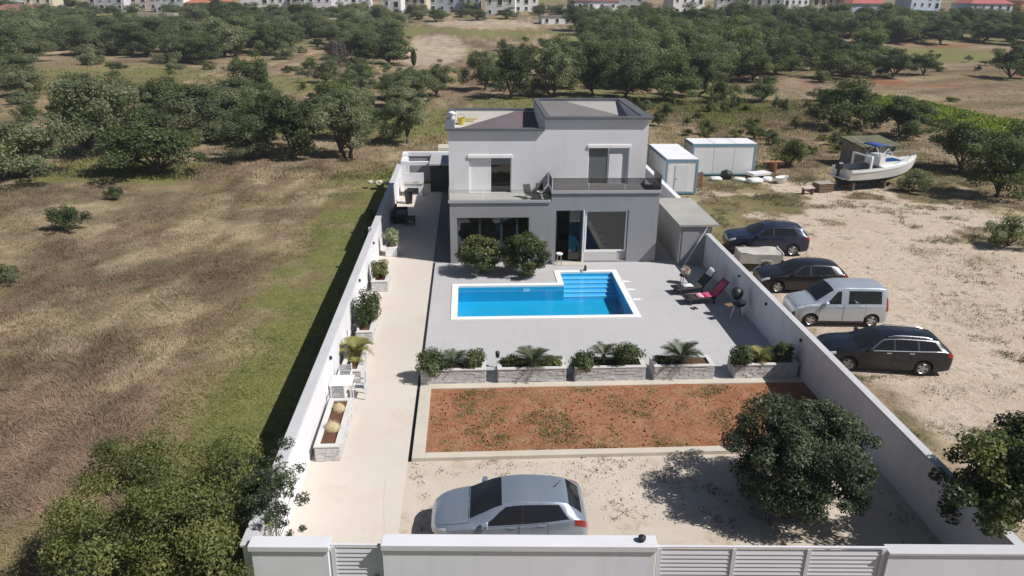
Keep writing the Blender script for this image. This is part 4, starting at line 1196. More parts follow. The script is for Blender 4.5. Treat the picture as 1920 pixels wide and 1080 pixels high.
for i in range(70):
    x = gS.uniform(11, 46); y = gS.uniform(64, 100)
    if 30 < x < 38 and y < 68: continue
    shrub(gS.choice((0, 0, 3, 0)), x, y, gS.uniform(.4, 1.2), "wild green shrub in the rough ground behind the white cabins, " + ("left", "middle", "right")[min(2, int((x - 11) / 11.7))] + (" near part" if y < 76 else " centre part" if y < 88 else " far part"), "wild shrubs behind the cabins, %d %d" % (min(2, int((x - 11) / 11.7)), 0 if y < 76 else 1 if y < 88 else 2), h=gS.uniform(.5, 1.5))
for i in range(20):
    x = gS.uniform(-40, -4); y = gS.uniform(76, 148)
    shrub(gS.choice((0, 3, 1)), x, y, gS.uniform(.7, 1.7), "low shrub in the grass beyond the left clump of trees, " + ("nearer" if y < 112 else "farther") + " part", "low shrubs in the left grass, " + ("nearer" if y < 112 else "farther"), h=gS.uniform(.6, 1.7))
for i in range(26):
    x = gS.uniform(50, 120); y = gS.uniform(100, 175)
    if .40 * y > x: continue
    shrub(gS.choice((0, 3, 1)), x, y, gS.uniform(.8, 2.0), "low shrub in the pasture on the far right, " + ("nearer" if y < 140 else "farther") + " part", "low shrubs in the right pasture, " + ("nearer" if y < 140 else "farther"), h=gS.uniform(.6, 1.6))

def scrub(n, xf, yr, sr, lab, group, kinds, seed):
    g = random.Random(seed)
    for i in range(n):
        y = g.uniform(*yr); xa, xb = xf(y); x = g.uniform(xa, xb)
        cell = ("left part", "middle", "right part")[min(2, int(3 * (x - xa) / (xb - xa)))]
        s_ = g.uniform(*sr)
        place_tree("shrub", SH[g.choice(kinds)], x, y, s_, g.uniform(0, 6.28), lab + ", " + cell, "shrub", group + ", " + cell, sz=s_ * g.uniform(.7, 1.3), crown="foliage", trunk="stem")
scrub(46, lambda y: (-.56 * y, -.07 * y), (68, 104), (.8, 2.2), "wild bush among the clump of trees left of the house", "wild bushes among the left clump", (0, 3, 3, 1), 91)
scrub(60, lambda y: (-.66 * y, -.10 * y), (138, 230), (1.2, 2.8), "wild bush between the trees of the upper left grove", "wild bushes in the upper left grove", (0, 3, 3, 1), 92)
scrub(50, lambda y: (.04 * y, .48 * y), (100, 190), (1.0, 2.6), "wild bush under the grove behind the house", "wild bushes under the grove", (0, 3, 1, 1), 93)
# vines on the bright strip, one clipped row per thing
for i, (xa, xb) in enumerate(((52.6, 55), (55, 57), (57, 59), (59, 61))):
    n = 5200
    g_ = np.random.default_rng(70 + i)
    yy = g_.uniform(67, 104, n); xx = (xa + xb) / 2 + g_.normal(0, .42, n) - (yy - 88) * .02; hh = .15 + 1.0 * np.sqrt(g_.random(n))
    hh *= .55 + .7 * fbm(xx, yy, 3, 40)
    Pv = np.stack([xx, yy, hh], 1)
    o = link_mesh("vine_row", leaves_mesh("vine_row", Pv, g_.normal(size=(n, 3)) * .6 + np.array([.2, 0, .8]), .13, VINE, g_.random(n), .7))
    label(o, ["bright green vine row nearest the dark trees on the right", "second bright green vine row from the dark trees", "third bright green vine row from the dark trees", "bright green vine row farthest from the dark trees"][i], "vine row", "vine rows on the right")

# ------------------------------------------------------------------ planters and their plants
def stone_box(root, x0, x1, y0, y1, h, seed, wall=.13):
    """masonry box clad in rough stone strips, with rim and soil"""
    g = random.Random(seed)
    b = MB()
    b.box(x0, x1, y0, y0 + wall, 0, h); b.box(x0, x1, y1 - wall, y1, 0, h)
    b.box(x0, x0 + wall, y0 + wall, y1 - wall, 0, h); b.box(x1 - wall, x1, y0 + wall, y1 - wall, 0, h)
    b.build("planter_wall", STONEM, root)
    c = MB()
    def face(p0, p1, off):
        L = math.hypot(p1[0] - p0[0], p1[1] - p0[1]); ux, uy = (p1[0] - p0[0]) / L, (p1[1] - p0[1]) / L
        z = .01
        while z < h - .05:
            dz = g.uniform(.055, .10); dz = min(dz, h - .01 - z); s = 0.
            while s < L - .01:
                l = min(g.uniform(.14, .38), L - s)
                d = g.uniform(.008, .032)
                a = (p0[0] + ux * (s + .005), p0[1] + uy * (s + .005)); e = (p0[0] + ux * (s + l - .005), p0[1] + uy * (s + l - .005))
                c.slab([a, e, (e[0] + off[0] * d, e[1] + off[1] * d), (a[0] + off[0] * d, a[1] + off[1] * d)], z + .004, z + dz - .004)
                s += l
            z += dz
    face((x0, y0), (x1, y0), (0, -1)); face((x0, y0), (x0, y1), (-1, 0)); face((x1, y0), (x1, y1), (1, 0))
    cl = c.build("stone_cladding", STONEM, root); cl['kind'] = 'stuff'
    r = MB(); o = .035
    r.box(x0 - o, x1 + o, y0 - o, y0 + wall + .01, h, h + .045, .006); r.box(x0 - o, x1 + o, y1 - wall - .01, y1 + o, h, h + .045, .006)
    r.box(x0 - o, x0 + wall + .01, y0 + wall + .012, y1 - wall - .012, h, h + .045, .006); r.box(x1 - wall - .01, x1 + o, y0 + wall + .012, y1 - wall - .012, h, h + .045, .006)
    r.build("rim", pbr("planter_rim", (.58, .57, .55), .85, .1, 2, 30, .2), root)
    boxo("soil", SOILM, x0 + wall, x1 - wall, y0 + wall, y1 - wall, .02, h - .03, root)

ROW = [(-1.88, .50), (.98, 3.50), (3.86, 6.50), (6.86, 9.12), (9.95, 12.35)]
PN = ["leftmost stone-clad planter of the row on the terrace's front edge", "second stone-clad planter from the left, with a lone cycad and low brown shrubs",
      "middle stone-clad planter of the row, with two bushes and a cycad", "fourth stone-clad planter from the left, with bare red soil around its cycad", "rightmost stone-clad planter of the row against the shaded wall"]
for i, ((a, b), lb) in enumerate(zip(ROW, PN)):
    r = empty("planter", (a, 25.06, .036), 0, lb, "planter", "stone planters along the terrace's front edge")
    stone_box(r, 0, b - a, 0, .85, .56, 300 + i)
LP = [(-4.86, -4.12, 20.25, 23.2, .50, "longest white planter by the left wall, holding two pale cacti"), (-4.84, -4.12, 25.25, 27.7, .50, "white planter by the left wall with a yellowish palm"),
      (-4.82, -4.12, 28.9, 31.1, .42, "white planter by the left wall with the tallest leafy bush"), (-4.80, -4.05, 34.6, 36.2, .50, "small white planter by the left wall with a round bush, farthest along")]
for i, (a, b, c, d, h, lb) in enumerate(LP):
    r = empty("planter", (a, c, .031), 0, lb, "planter", "white planters along the left wall")
    stone_box(r, 0, b - a, 0, d - c, h, 330 + i)

def bush(x, y, z, rx, ry, rz, n, leaf, mat, lab, cat="bush", seed=0, name="bush", asp=.5, group=None):
    g = np.random.default_rng(seed)
    nc = 16
    C = g.normal(size=(nc, 3)); C /= np.linalg.norm(C, axis=1, keepdims=True)
    C *= (g.random(nc) ** .4 * .7)[:, None]
    wch = g.integers(0, nc, n)
    d = g.normal(size=(n, 3)); d /= np.linalg.norm(d, axis=1, keepdims=True)
    P = C[wch] + d * (g.random(n) ** .4 * .42)[:, None]
    N = d * .6 + P * .5 + np.array([0, 0, .35]) + g.normal(size=(n, 3)) * .4
    rx, ry, rz = rx * 1.12, ry * 1.1, rz * 1.05
    P = P * np.array([rx, ry, rz]); P[:, 2] += rz * .8
    t = np.clip(.5 + (g.random(nc)[wch] - .5) * .5 + (g.random(n) - .5) * .5, 0, 1)
    e = empty(name, (x, y, z), 0, lab, cat, group)
    link_mesh("foliage", leaves_mesh("foliage", P, N, leaf * g.uniform(.7, 1.3, n), mat, t, asp), e)
    b = MB()
    for k_ in range(5):
        c = C[k_] * np.array([rx, ry, rz]); b.tube([(g.uniform(-.05, .05), g.uniform(-.05, .05), -.1), (c[0], c[1], c[2] + rz * .8)], [.02, .008], 5)
    b.build("stem", BARK, e)
    return e
SZ = .036 + .53
bush(-1.45, 25.35, SZ - .30, .62, .55, .62, 3200, .05, OAK, "bush spilling over the left end of the leftmost terrace planter", seed=1)
bush(.15, 25.45, SZ - .12, .50, .45, .44, 2400, .05, OAK, "clipped bush at the right end of the leftmost terrace planter", seed=2)
bush(1.55, 25.5, SZ - .05, .50, .35, .26, 1500, .045, BUSH, "low brownish-green shrub left of the cycad in the second planter", seed=3)
bush(3.0, 25.5, SZ - .05, .48, .32, .22, 1400, .045, BUSH, "low brownish-green shrub right of the cycad in the second planter", seed=4)
bush(4.35, 25.35, SZ - .22, .66, .5, .52, 3000, .05, OAK, "bush at the left end of the middle terrace planter", seed=5)
bush(5.85, 25.38, SZ - .16, .72, .52, .58, 3400, .05, OAK, "large clipped bush at the right end of the middle terrace planter", seed=6)
bush(7.3, 25.5, SZ - .05, .36, .3, .22, 1000, .045, BUSH, "low shrub beside the cycad in the fourth planter", seed=7)
bush(10.25, 25.35, SZ - .18, .58, .5, .52, 2800, .05, OAK, "sunlit clipped bush at the left end of the rightmost planter", seed=8)
bush(11.95, 25.5, SZ - .12, .60, .45, .50, 2600, .05, OAK, "shaded bush at the right end of the rightmost planter by the wall", seed=9)
bush(-4.45, 30.0, .42, .62, .95, .82, 5200, .05, CITRUS, "tall leafy bush in the third planter along the left wall", seed=10)
bush(-4.42, 35.4, .48, .52, .62, .58, 3000, .05, CITRUS, "round bush in the farthest planter along the left wall", seed=11)

def frond_mesh(L, W, mat, seed, droop=.5, nleaf=22):
    """one pinnate frond along +x: arching rib with narrow leaflets"""
    g = np.random.default_rng(seed)
    V = []; F = []
    def pt(t): return np.array([L * t * (1 - .12 * t), 0, L * (.62 * t - droop * 1.25 * t * t)])
    for k_ in range(8):
        for s in (-1, 1):
            V.append(pt(k_ / 7) + np.array([0, s * .012 * (1 - k_ / 9), 0]))
    for k_ in range(7): F.append((2 * k_, 2 * k_ + 1, 2 * k_ + 3, 2 * k_ + 2))
    for k_ in range(nleaf):
        t = .14 + .86 * k_ / (nleaf - 1); p = pt(t); w = W * math.sin(math.pi * (.12 + .83 * t)) ** .7
        for s in (-1, 1):
            tip = p + np.array([.10 * L * .6, s * w, w * .35 + g.normal() * .01]); i0 = len(V)
            V += [p, p + np.array([.026, 0, .004]), tip + np.array([.008, 0, 0]), tip]
            F.append((i0, i0 + 1, i0 + 2, i0 + 3))
    return mesh_np("frond", np.array(V), np.array(F), mat, attrs={'tint': np.full(len(V), .5) + g.normal(size=len(V)) * .15})
FR = [frond_mesh(.85, .20, PALMG, 1, .38), frond_mesh(.85, .20, PALMG, 2, .55)]
FY = [frond_mesh(.62, .17, PALMY, 3, .5), frond_mesh(.62, .17, PALMY, 4, .7)]
def palm(x, y, z, fr, n, lab, s=1.0, seed=0, stem=.25, group=None):
    g = random.Random(seed)
    e = empty("cycad", (x, y, z), 0, lab, "palm", group)
    MB().lathe([(.09 * s, -.1), (.11 * s, .05), (.12 * s, stem * .7), (.06 * s, stem + .03)], 9).build("trunk", BARK, e)
    for i in range(n):
        f = link_mesh("frond", fr[i % 2], e, (0, 0, stem))
        ring = i / n
        f.rotation_euler = (g.uniform(-.15, .15), -(.75 * (1 - ring) - .15) + g.uniform(-.1, .1), i * 2.39996)
        f.scale = (s * g.uniform(.85, 1.1),) * 3
GC = "cycads in the terrace planters"
palm(-.62, 25.5, SZ - .05, FR, 22, "cycad between two bushes in the leftmost terrace planter", .85, 1, .22, GC)
palm(2.30, 25.5, SZ - .05, FR, 26, "large cycad alone in the second terrace planter", 1.0, 2, .20, GC)
palm(5.0, 25.62, SZ - .05, FR, 20, "cycad behind the bushes of the middle terrace planter", .82, 3, .34, GC)
palm(7.95, 25.45, SZ - .05, FR, 28, "tallest cycad, over bare red soil in the fourth terrace planter", 1.08, 4, .28, GC)
palm(11.05, 25.55, SZ - .05, FY, 18, "yellowish cycad between the bushes of the rightmost terrace planter", 1.0, 5, .22, GC)
palm(-4.48, 26.7, .50, FY, 18, "yellowish palm in the second planter along the left wall", 1.25, 6, .2)
palm(-4.35, 25.9, .48, FY, 9, "small yellowish palm seedling at the near end of the second left planter", .6, 7, .1)

def tuft_plant(x, y, z, r, n, lab, seed):
    """pale spiny rosette"""
    g = np.random.default_rng(seed)
    d = g.normal(size=(n, 3)); d[:, 2] = np.abs(d[:, 2]) + .1; d /= np.linalg.norm(d, axis=1, keepdims=True)
    s = np.cross(d, [0, 0, 1.]); s /= np.linalg.norm(s, axis=1, keepdims=True) + 1e-9
    V = np.stack([d * .04 - s * .018, d * .04 + s * .018, d * r * g.uniform(.75, 1.1, (n, 1))], 1).reshape(-1, 3)
    F = np.arange(n * 3).reshape(n, 3)
    m = pbr("pale_cactus", (.50, .40, .24), .8, .25, 6, 40, .1)
    e = empty("cactus", (x, y, z), 0, lab, "cactus", "pale cacti in the long left planter")
    link_mesh("spines", mesh_np("spines", V, F, m), e)
    MB().lathe([(r * .55, -.05), (r * .72, .04), (r * .62, .16), (r * .3, .25), (.03, .28)], 12).build("body", m, e, True)
tuft_plant(-4.47, 22.55, .47, .30, 260, "pale spiny cactus at the far end of the long left planter", 1)
tuft_plant(-4.50, 21.35, .47, .36, 300, "larger pale spiny cactus in the near half of the long left planter", 2)
# potted white shrub
po = empty("plant_pot", (-4.35, 40.2, .031), 0, "square white pot beside the left wall at the edge of the house's shadow", "pot")
MB().box(-.32, .32, -.32, .32, 0, .55, .02).build("pot_body", WHITE, po)
boxo("soil", SOILM, -.27, .27, -.27, .27, .551, .57, po)
bush(-4.35, 40.2, .58, .5, .5, .52, 1700, .05, PALE, "pale variegated shrub growing in the square white pot", seed=14)

# white garden table and chairs
CH = pbr("white_garden_furniture", (.74, .74, .75), .6, .05, 3, 30, .05); WK = pbr("grey_wicker", (.42, .42, .43), .8, .3, 12, 80, .4)
tbl = empty("garden_table", (-4.62, 24.2, .031), 0, "white square garden table against the left wall between two planters", "table")
boxo("tabletop", CH, -.40, .40, -.40, .40, .68, .72, tbl, .012)
for sx in (-.34, .34):
    for sy in (-.34, .34): boxo("leg", CH, sx - .025, sx + .025, sy - .025, sy + .025, 0, .68, tbl)
def garden_chair(x, y, rz, lab):
    r = empty("garden_chair", (x, y, .031), rz, lab, "chair", "white garden chairs around the garden table")
    boxo("seat", CH, -.24, .24, -.23, .23, .41, .45, r, .012)
    for k_ in range(5):
        boxo("slat", WK, -.22, .22, .20, .225, .50 + k_ * .085, .56 + k_ * .085, r)
    for s_ in (-.225, .225):
        boxo("leg", CH, s_ - .02, s_ + .02, -.22, -.18, 0, .41, r)
        boxo("leg", CH, s_ - .02, s_ + .02, .19, .235, 0, .95, r)
        boxo("armrest", CH, s_ - .025, s_ + .025, -.22, .189, .62, .65, r)
garden_chair(-4.62, 24.85, 0, "white garden chair at the far side of the garden table, back to the palm planter")
garden_chair(-4.62, 23.52, math.pi, "white garden chair at the near side of the garden table, back to the cacti")
garden_chair(-4.02, 24.25, -math.pi / 2, "white garden chair on the driveway side of the garden table")
fl = empty("garden_lantern", (-4.72, 28.3, .031), 0, "slim dark garden lantern between the palm planter and the leafy bush", "lantern")
MB().lathe([(.10, 0), (.10, .03), (.03, .05), (.03, .75)], 8).build("post", BLACK, fl)
MB().lathe([(.07, .75), (.09, .78), (.09, 1.02), (.12, 1.04), (.02, 1.12)], 8).build("lamp_head", BLACK, fl)
fl = empty("garden_lantern", (1.0, 26.35, .036), 0, "small dark bollard lantern on the terrace behind the second planter", "lantern")
MB().lathe([(.06, 0), (.06, .03), (.03, .05), (.03, .45)], 8).build("post", BLACK, fl)
MB().lathe([(.06, .45), (.08, .48), (.08, .64), (.1, .66), (.02, .72)], 8).build("lamp_head", BLACK, fl)

# ------------------------------------------------------------------ loungers, side table, barbecue
PINK = pbr("pink_towel", (.62, .09, .20), .95, .22, 5, 40, .3); PINKL = pbr("pale_pink_towel", (.72, .36, .44), .95, .15, 5, 40, .3)
TOWW = pbr("white_towel", (.70, .70, .72), .95, .1, 5, 40, .3); GREENF = pbr("dark_green_sling", (.02, .045, .04), .8, .2, 4, 40, .2)
def sheet(pts, wd, th, name, mat, parent, wob=.012, seed=0):
    """cloth following a side profile (x,z), width along y"""
    g = random.Random(seed); b = MB(); n = 6
    rows = []
    for (x, z) in pts:
        rows.append([(x + g.uniform(-wob, wob), -wd / 2 + wd * k_ / n, z + g.uniform(-wob, wob) * .6) for k_ in range(n + 1)])
    T = [[b.bm.verts.new(p) for p in r] for r in rows]; Bt = [[b.bm.verts.new((p[0], p[1], p[2] - th)) for p in r] for r in rows]
    for i in range(len(rows) - 1):
        for k_ in range(n):
            b.bm.faces.new((T[i][k_], T[i + 1][k_], T[i + 1][k_ + 1], T[i][k_ + 1]))
            b.bm.faces.new((Bt[i][k_ + 1], Bt[i + 1][k_ + 1], Bt[i + 1][k_], Bt[i][k_]))
        b.bm.faces.new((T[i][0], Bt[i][0], Bt[i + 1][0], T[i + 1][0])); b.bm.faces.new((T[i][n], T[i + 1][n], Bt[i + 1][n], Bt[i][n]))
    b.bm.faces.new([T[0][k_] for k_ in range(n + 1)] + [Bt[0][k_] for k_ in range(n, -1, -1)])
    b.bm.faces.new([T[-1][k_] for k_ in range(n, -1, -1)] + [Bt[-1][k_] for k_ in range(n + 1)])
    return b.build(name, mat, parent, True)
def lounger(x, y, rz, slingmat, lab):
    r = empty("sun_lounger", (x, y, .036), rz, lab, "sun lounger", "sun loungers at the terrace's right edge")
    for s_ in (-.31, .31):
        boxo("side_rail", RAT, -1.0, .45, s_ - .03, s_ + .03, .26, .33, r, .01)
    boxo("foot_rail", RAT, -1.03, -.97, -.34, .34, .25, .34, r, .01)
    for lx in (-.8, .35):
        for s_ in (-.31, .31): boxo("leg", RAT, lx - .03, lx + .03, s_ - .026, s_ + .026, 0, .26, r)
    sheet([(-.97, .32), (-.6, .33), (-.2, .32), (.15, .33), (.42, .34)], .58, .03, "seat", RAT, r, .004)
    sheet([(.42, .34), (.65, .56), (.86, .82), (1.0, 1.02)], .60, .03, "backrest", slingmat, r, .004)
    for s_ in (-.31, .31): MB().tube([(.42, s_, .33), (1.02, s_, 1.05)], .022, 6).build("back_frame", RAT, r)
    return r
l1 = lounger(11.05, 32.75, math.radians(8), GREENF, "dark wicker sun lounger nearest the camera, carrying a pink towel")
l2 = lounger(10.85, 34.1, math.radians(14), GREENF, "dark wicker sun lounger farther back, with a white towel over its headrest")
def towel(root, pts, wd, mat, lab, seed):
    o = sheet(pts, wd, .02, "towel", mat, None, .014, seed)
    o.location = root.location; o.rotation_euler = root.rotation_euler
    label(o, lab, "towel")
towel(l1, [(-.12, .37), (.15, .375), (.40, .385), (.47, .43), (.63, .58), (.84, .85), (.98, 1.07)], .62, PINK, "bright pink towel spread over the nearest lounger's seat and back", 1)
towel(l1, [(-.42, .366), (-.25, .37), (-.13, .372)], .55, PINKL, "pale pink cloth folded at the foot of the pink towel", 2)
towel(l2, [(.80, .80), (.9, .93), (1.0, 1.07), (1.06, 1.08)], .55, TOWW, "white towel over the headrest of the farther lounger", 3)
towel(l2, [(-.55, .37), (-.3, .372), (-.05, .37)], .4, TOWW, "white cloth lying on the seat of the farther lounger", 4)
stb = empty("side_table", (10.75, 35.25, .036), 0, "small wicker side table with a pale bag at the loungers' far end", "table")
MB().lathe([(.24, .40), (.26, .41), (.26, .45), (.24, .46)], 14).build("tabletop", RAT, stb)
for k_ in range(3):
    t_ = k_ * 2.0944; MB().tube([(.18 * math.cos(t_), .18 * math.sin(t_), .4), (.22 * math.cos(t_), .22 * math.sin(t_), 0)], .018, 6).build("leg", RAT, stb)
bag = empty("beach_bag", (10.78, 35.22, .497), .3, "pale straw beach bag on the small side table", "bag")
BAGM = pbr("straw_bag", (.58, .46, .38), .9, .2, 10, 60, .4)
MB().lathe([(.16, 0), (.22, .12), (.24, .30), (.22, .30), (.18, .05)], 12).build("bag_body", BAGM, bag)
for s_ in (-.1, .1): MB().tube([(-.15, s_, .28), (-.09, s_, .44), (.09, s_, .44), (.15, s_, .28)], .014, 6).build("handle", BAGM, bag)
sl = empty("flip_flops", (10.35, 31.95, .036), .4, "pair of dark flip-flops on the tiles before the pink-towelled lounger", "flip-flops")
for s_ in (-.09, .09):
    MB().slab([(s_ - .045, -.13), (s_ + .04, -.13), (s_ + .05, .08), (s_ + .02, .15), (s_ - .03, .14), (s_ - .05, .05)], 0, .03).build("sole", BLACK, sl)
    MB().tube([(s_ - .045, 0, .03), (s_, .09, .055), (s_ + .045, 0, .03)], .008, 5).build("strap", BLACK, sl)
bb = empty("barbecue", (12.0, 30.75, .036), math.radians(20), "black kettle barbecue on light metal legs against the shaded right wall", "barbecue")
MB().lathe([(.04, .58), (.18, .61), (.27, .70), (.30, .82), (.28, .82), (.2, .7)], 16).build("bowl", BLACK, bb, True)
lm_ = MB().lathe([(.30, 0), (.27, .12), (.17, .22), (.04, .26)], 16).build("lid", BLACK, bb, True, (.0, .26, 1.12)); lm_.rotation_euler = (math.radians(75), 0, 0)
MB().lathe([(.28, .80), (.28, .81)], 16).build("grill_grate", ALLOY, bb)
for k_ in range(3):
    t_ = .6 + k_ * 2.0944; MB().tube([(.18 * math.cos(t_), .18 * math.sin(t_), .64), (.34 * math.cos(t_), .34 * math.sin(t_), 0)], .017, 6).build("leg", CHROME, bb)
boxo("side_shelf", WOODB, -.75, -.33, -.15, .15, .74, .77, bb, .006)
MB().tube([(0, .53, 1.12), (0, .55, 1.2)], .02, 6).build("lid_handle", WOODB, bb)

# ------------------------------------------------------------------ cars
def pchip(xk, yk, x):
    xk = np.asarray(xk, float); yk = np.asarray(yk, float)
    h = np.diff(xk); d = np.diff(yk) / h
    m = np.zeros_like(yk)
    for i in range(1, len(xk) - 1):
        if d[i - 1] * d[i] > 0:
            w1 = 2 * h[i] + h[i - 1]; w2 = h[i] + 2 * h[i - 1]
            m[i] = (w1 + w2) / (w1 / d[i - 1] + w2 / d[i])
    m[0], m[-1] = d[0], d[-1]
    i = np.clip(np.searchsorted(xk, x) - 1, 0, len(h) - 1)
    t = (x - xk[i]) / h[i]; t2 = t * t; t3 = t2 * t
    return (2 * t3 - 3 * t2 + 1) * yk[i] + (t3 - 2 * t2 + t) * h[i] * m[i] + (-2 * t3 + 3 * t2) * yk[i + 1] + (t3 - t2) * h[i] * m[i + 1]

class CarShape:
    """stations: x, z_bottom, z_belt, z_top, half width at belt, half width of the top, crown"""
    def __init__(s, st):
        s.st = np.array(st, float); s.x0 = s.st[0, 0]; s.x1 = s.st[-1, 0]
    def section(s, x):
        p = [pchip(s.st[:, 0], s.st[:, k_], x) for k_ in range(1, 6)]
        zb, zl_, zt, wb, wt = p
        g = zt - zl_
        pts = [(0 * zb, zb), (wb * .86, zb), (wb * .965, zb + .10), (wb, zb + (zl_ - zb) * .50), (wb * .995, zl_ - .09),
               (wb * .965, zl_), (wt + (wb * .965 - wt) * .14, zt - g * .16), (wt * .86, zt - .012 - g * .015), (0 * zb, zt + .022)]
        return np.array([[a, b] for a, b in pts]).transpose(2, 0, 1) if np.ndim(x) else np.array(pts)
    def S(s, x, t):
        """x,t arrays of equal shape -> y,z ; t in 0..8 along the half section (Catmull-Rom)"""
        x = np.asarray(x, float); t = np.asarray(t, float)
        sec = s.section(x.ravel()); t_ = np.clip(t.ravel(), 0, 8)
        i = np.clip(np.floor(t_).astype(int), 0, 7); u = (t_ - i)[:, None]
        n = np.arange(len(i))
        P0 = sec[n, np.maximum(i - 1, 0)]; P1 = sec[n, i]; P2 = sec[n, i + 1]; P3 = sec[n, np.minimum(i + 2, 8)].copy()
        mir = (i == 7); P3[mir] = sec[mir, 7] * np.array([-1, 1]); 
        mir0 = (i == 0); P0 = P0.copy(); P0[mir0] = sec[mir0, 1] * np.array([-1, 1])
        k_ = .42
        m1 = (P2 - P0) * k_; m2 = (P3 - P1) * k_
        r = (2 * u ** 3 - 3 * u ** 2 + 1) * P1 + (u ** 3 - 2 * u ** 2 + u) * m1 + (-2 * u ** 3 + 3 * u ** 2) * P2 + (u ** 3 - u ** 2) * m2
        return r[:, 0].reshape(x.shape), r[:, 1].reshape(x.shape)
    def P(s, x, t, side=1):
        y, z = s.S(x, t); return np.stack([x, y * side, z], -1)
    def patch(s, xf, xr, t0, t1, side, off, nx=10, nt=5, full=False):
        """grid patch between x=xf(t) and x=xr(t); off = outward offset; closed thin shell"""
        T = np.linspace(t0, t1, nt)
        if full: T = np.concatenate([T, 16 - T[::-1][1:]])
        G = []
        for t in T:
            tt = t if t <= 8 else 16 - t
            xs = np.linspace(xf(tt), xr(tt), nx)
            p = s.P(xs, np.full(nx, tt), side if t <= 8 else -side)
            e = 1e-3
            G.append(p)
        G = np.array(G)
        du = np.gradient(G, axis=1); dv = np.gradient(G, axis=0)
        N = np.cross(du, dv); N /= np.linalg.norm(N, axis=-1, keepdims=True) + 1e-9
        ctr = np.array([(s.x0 + s.x1) / 2, 0, .5])
        c = G - ctr
        if (N * c).sum() < 0: N = -N
        A = G + N * off; B = G - N * .02
        nT, nX = G.shape[:2]
        V = np.concatenate([A.reshape(-1, 3), B.reshape(-1, 3)]); o = nT * nX
        idx = np.arange(o).reshape(nT, nX); F = []
        for i in range(nT - 1):
            for j in range(nX - 1): F.append((idx[i, j], idx[i, j + 1], idx[i + 1, j + 1], idx[i + 1, j]))
        def edge(a):
            for p, q in zip(a, a[1:]): F.append((p, q, q + o, p + o))
        edge(idx[0]); edge(idx[-1]); edge(idx[:, 0]); edge(idx[:, -1])
        return V, np.array(F)

def build_patch(name, cs, mat, parent, *a, **k_):
    V, F = cs.patch(*a, **k_)
    me = mesh_np(name, V, F, mat, True)
    bm = bmesh.new(); bm.from_mesh(me); bmesh.ops.recalc_face_normals(bm, faces=bm.faces); bm.to_mesh(me); bm.free()
    me.set_sharp_from_angle(angle=math.radians(40))
    return link_mesh(name, me, parent)

WHEELS = {}
def wheel_parts(r, w, key):
    if key in WHEELS: return WHEELS[key]
    ty = MB().lathe([(r * .62, -w / 2), (r * .9, -w / 2), (r * .99, -w / 2 + .03), (r, 0), (r * .99, w / 2 - .03), (r * .9, w / 2), (r * .62, w / 2), (r * .60, 0)], 28, 'Y', cap=False).mesh("tyre", RUBBER, True)
    b = MB().lathe([(r * .66, -w / 2 + .012), (r * .62, -w / 2 - .004), (r * .56, -w / 2 + .02), (r * .55, w / 2)], 28, 'Y', cap=False)
    b.lathe([(.005, -w / 2 + .002), (r * .16, -w / 2 + .002), (r * .17, -w / 2 + .05)], 12, 'Y', cap=False)
    for k_ in range(5):
        a = 2 * math.pi * k_ / 5
        for da in (-.14, .14):
            m = Matrix.Rotation(a, 4, 'Y')
            b.box(r * .1, r * .60, -w / 2 + .01, -w / 2 + .045, da * r * .6 - .022, da * r * .6 + .022, 0, m)
    rim = b.mesh("rim", ALLOY, False)
    back = MB().lathe([(.01, 0), (r * .58, 0)], 20, 'Y', cap=False).mesh("brake_disc", BLACK)
    WHEELS[key] = (ty, rim, back)
    return WHEELS[key]

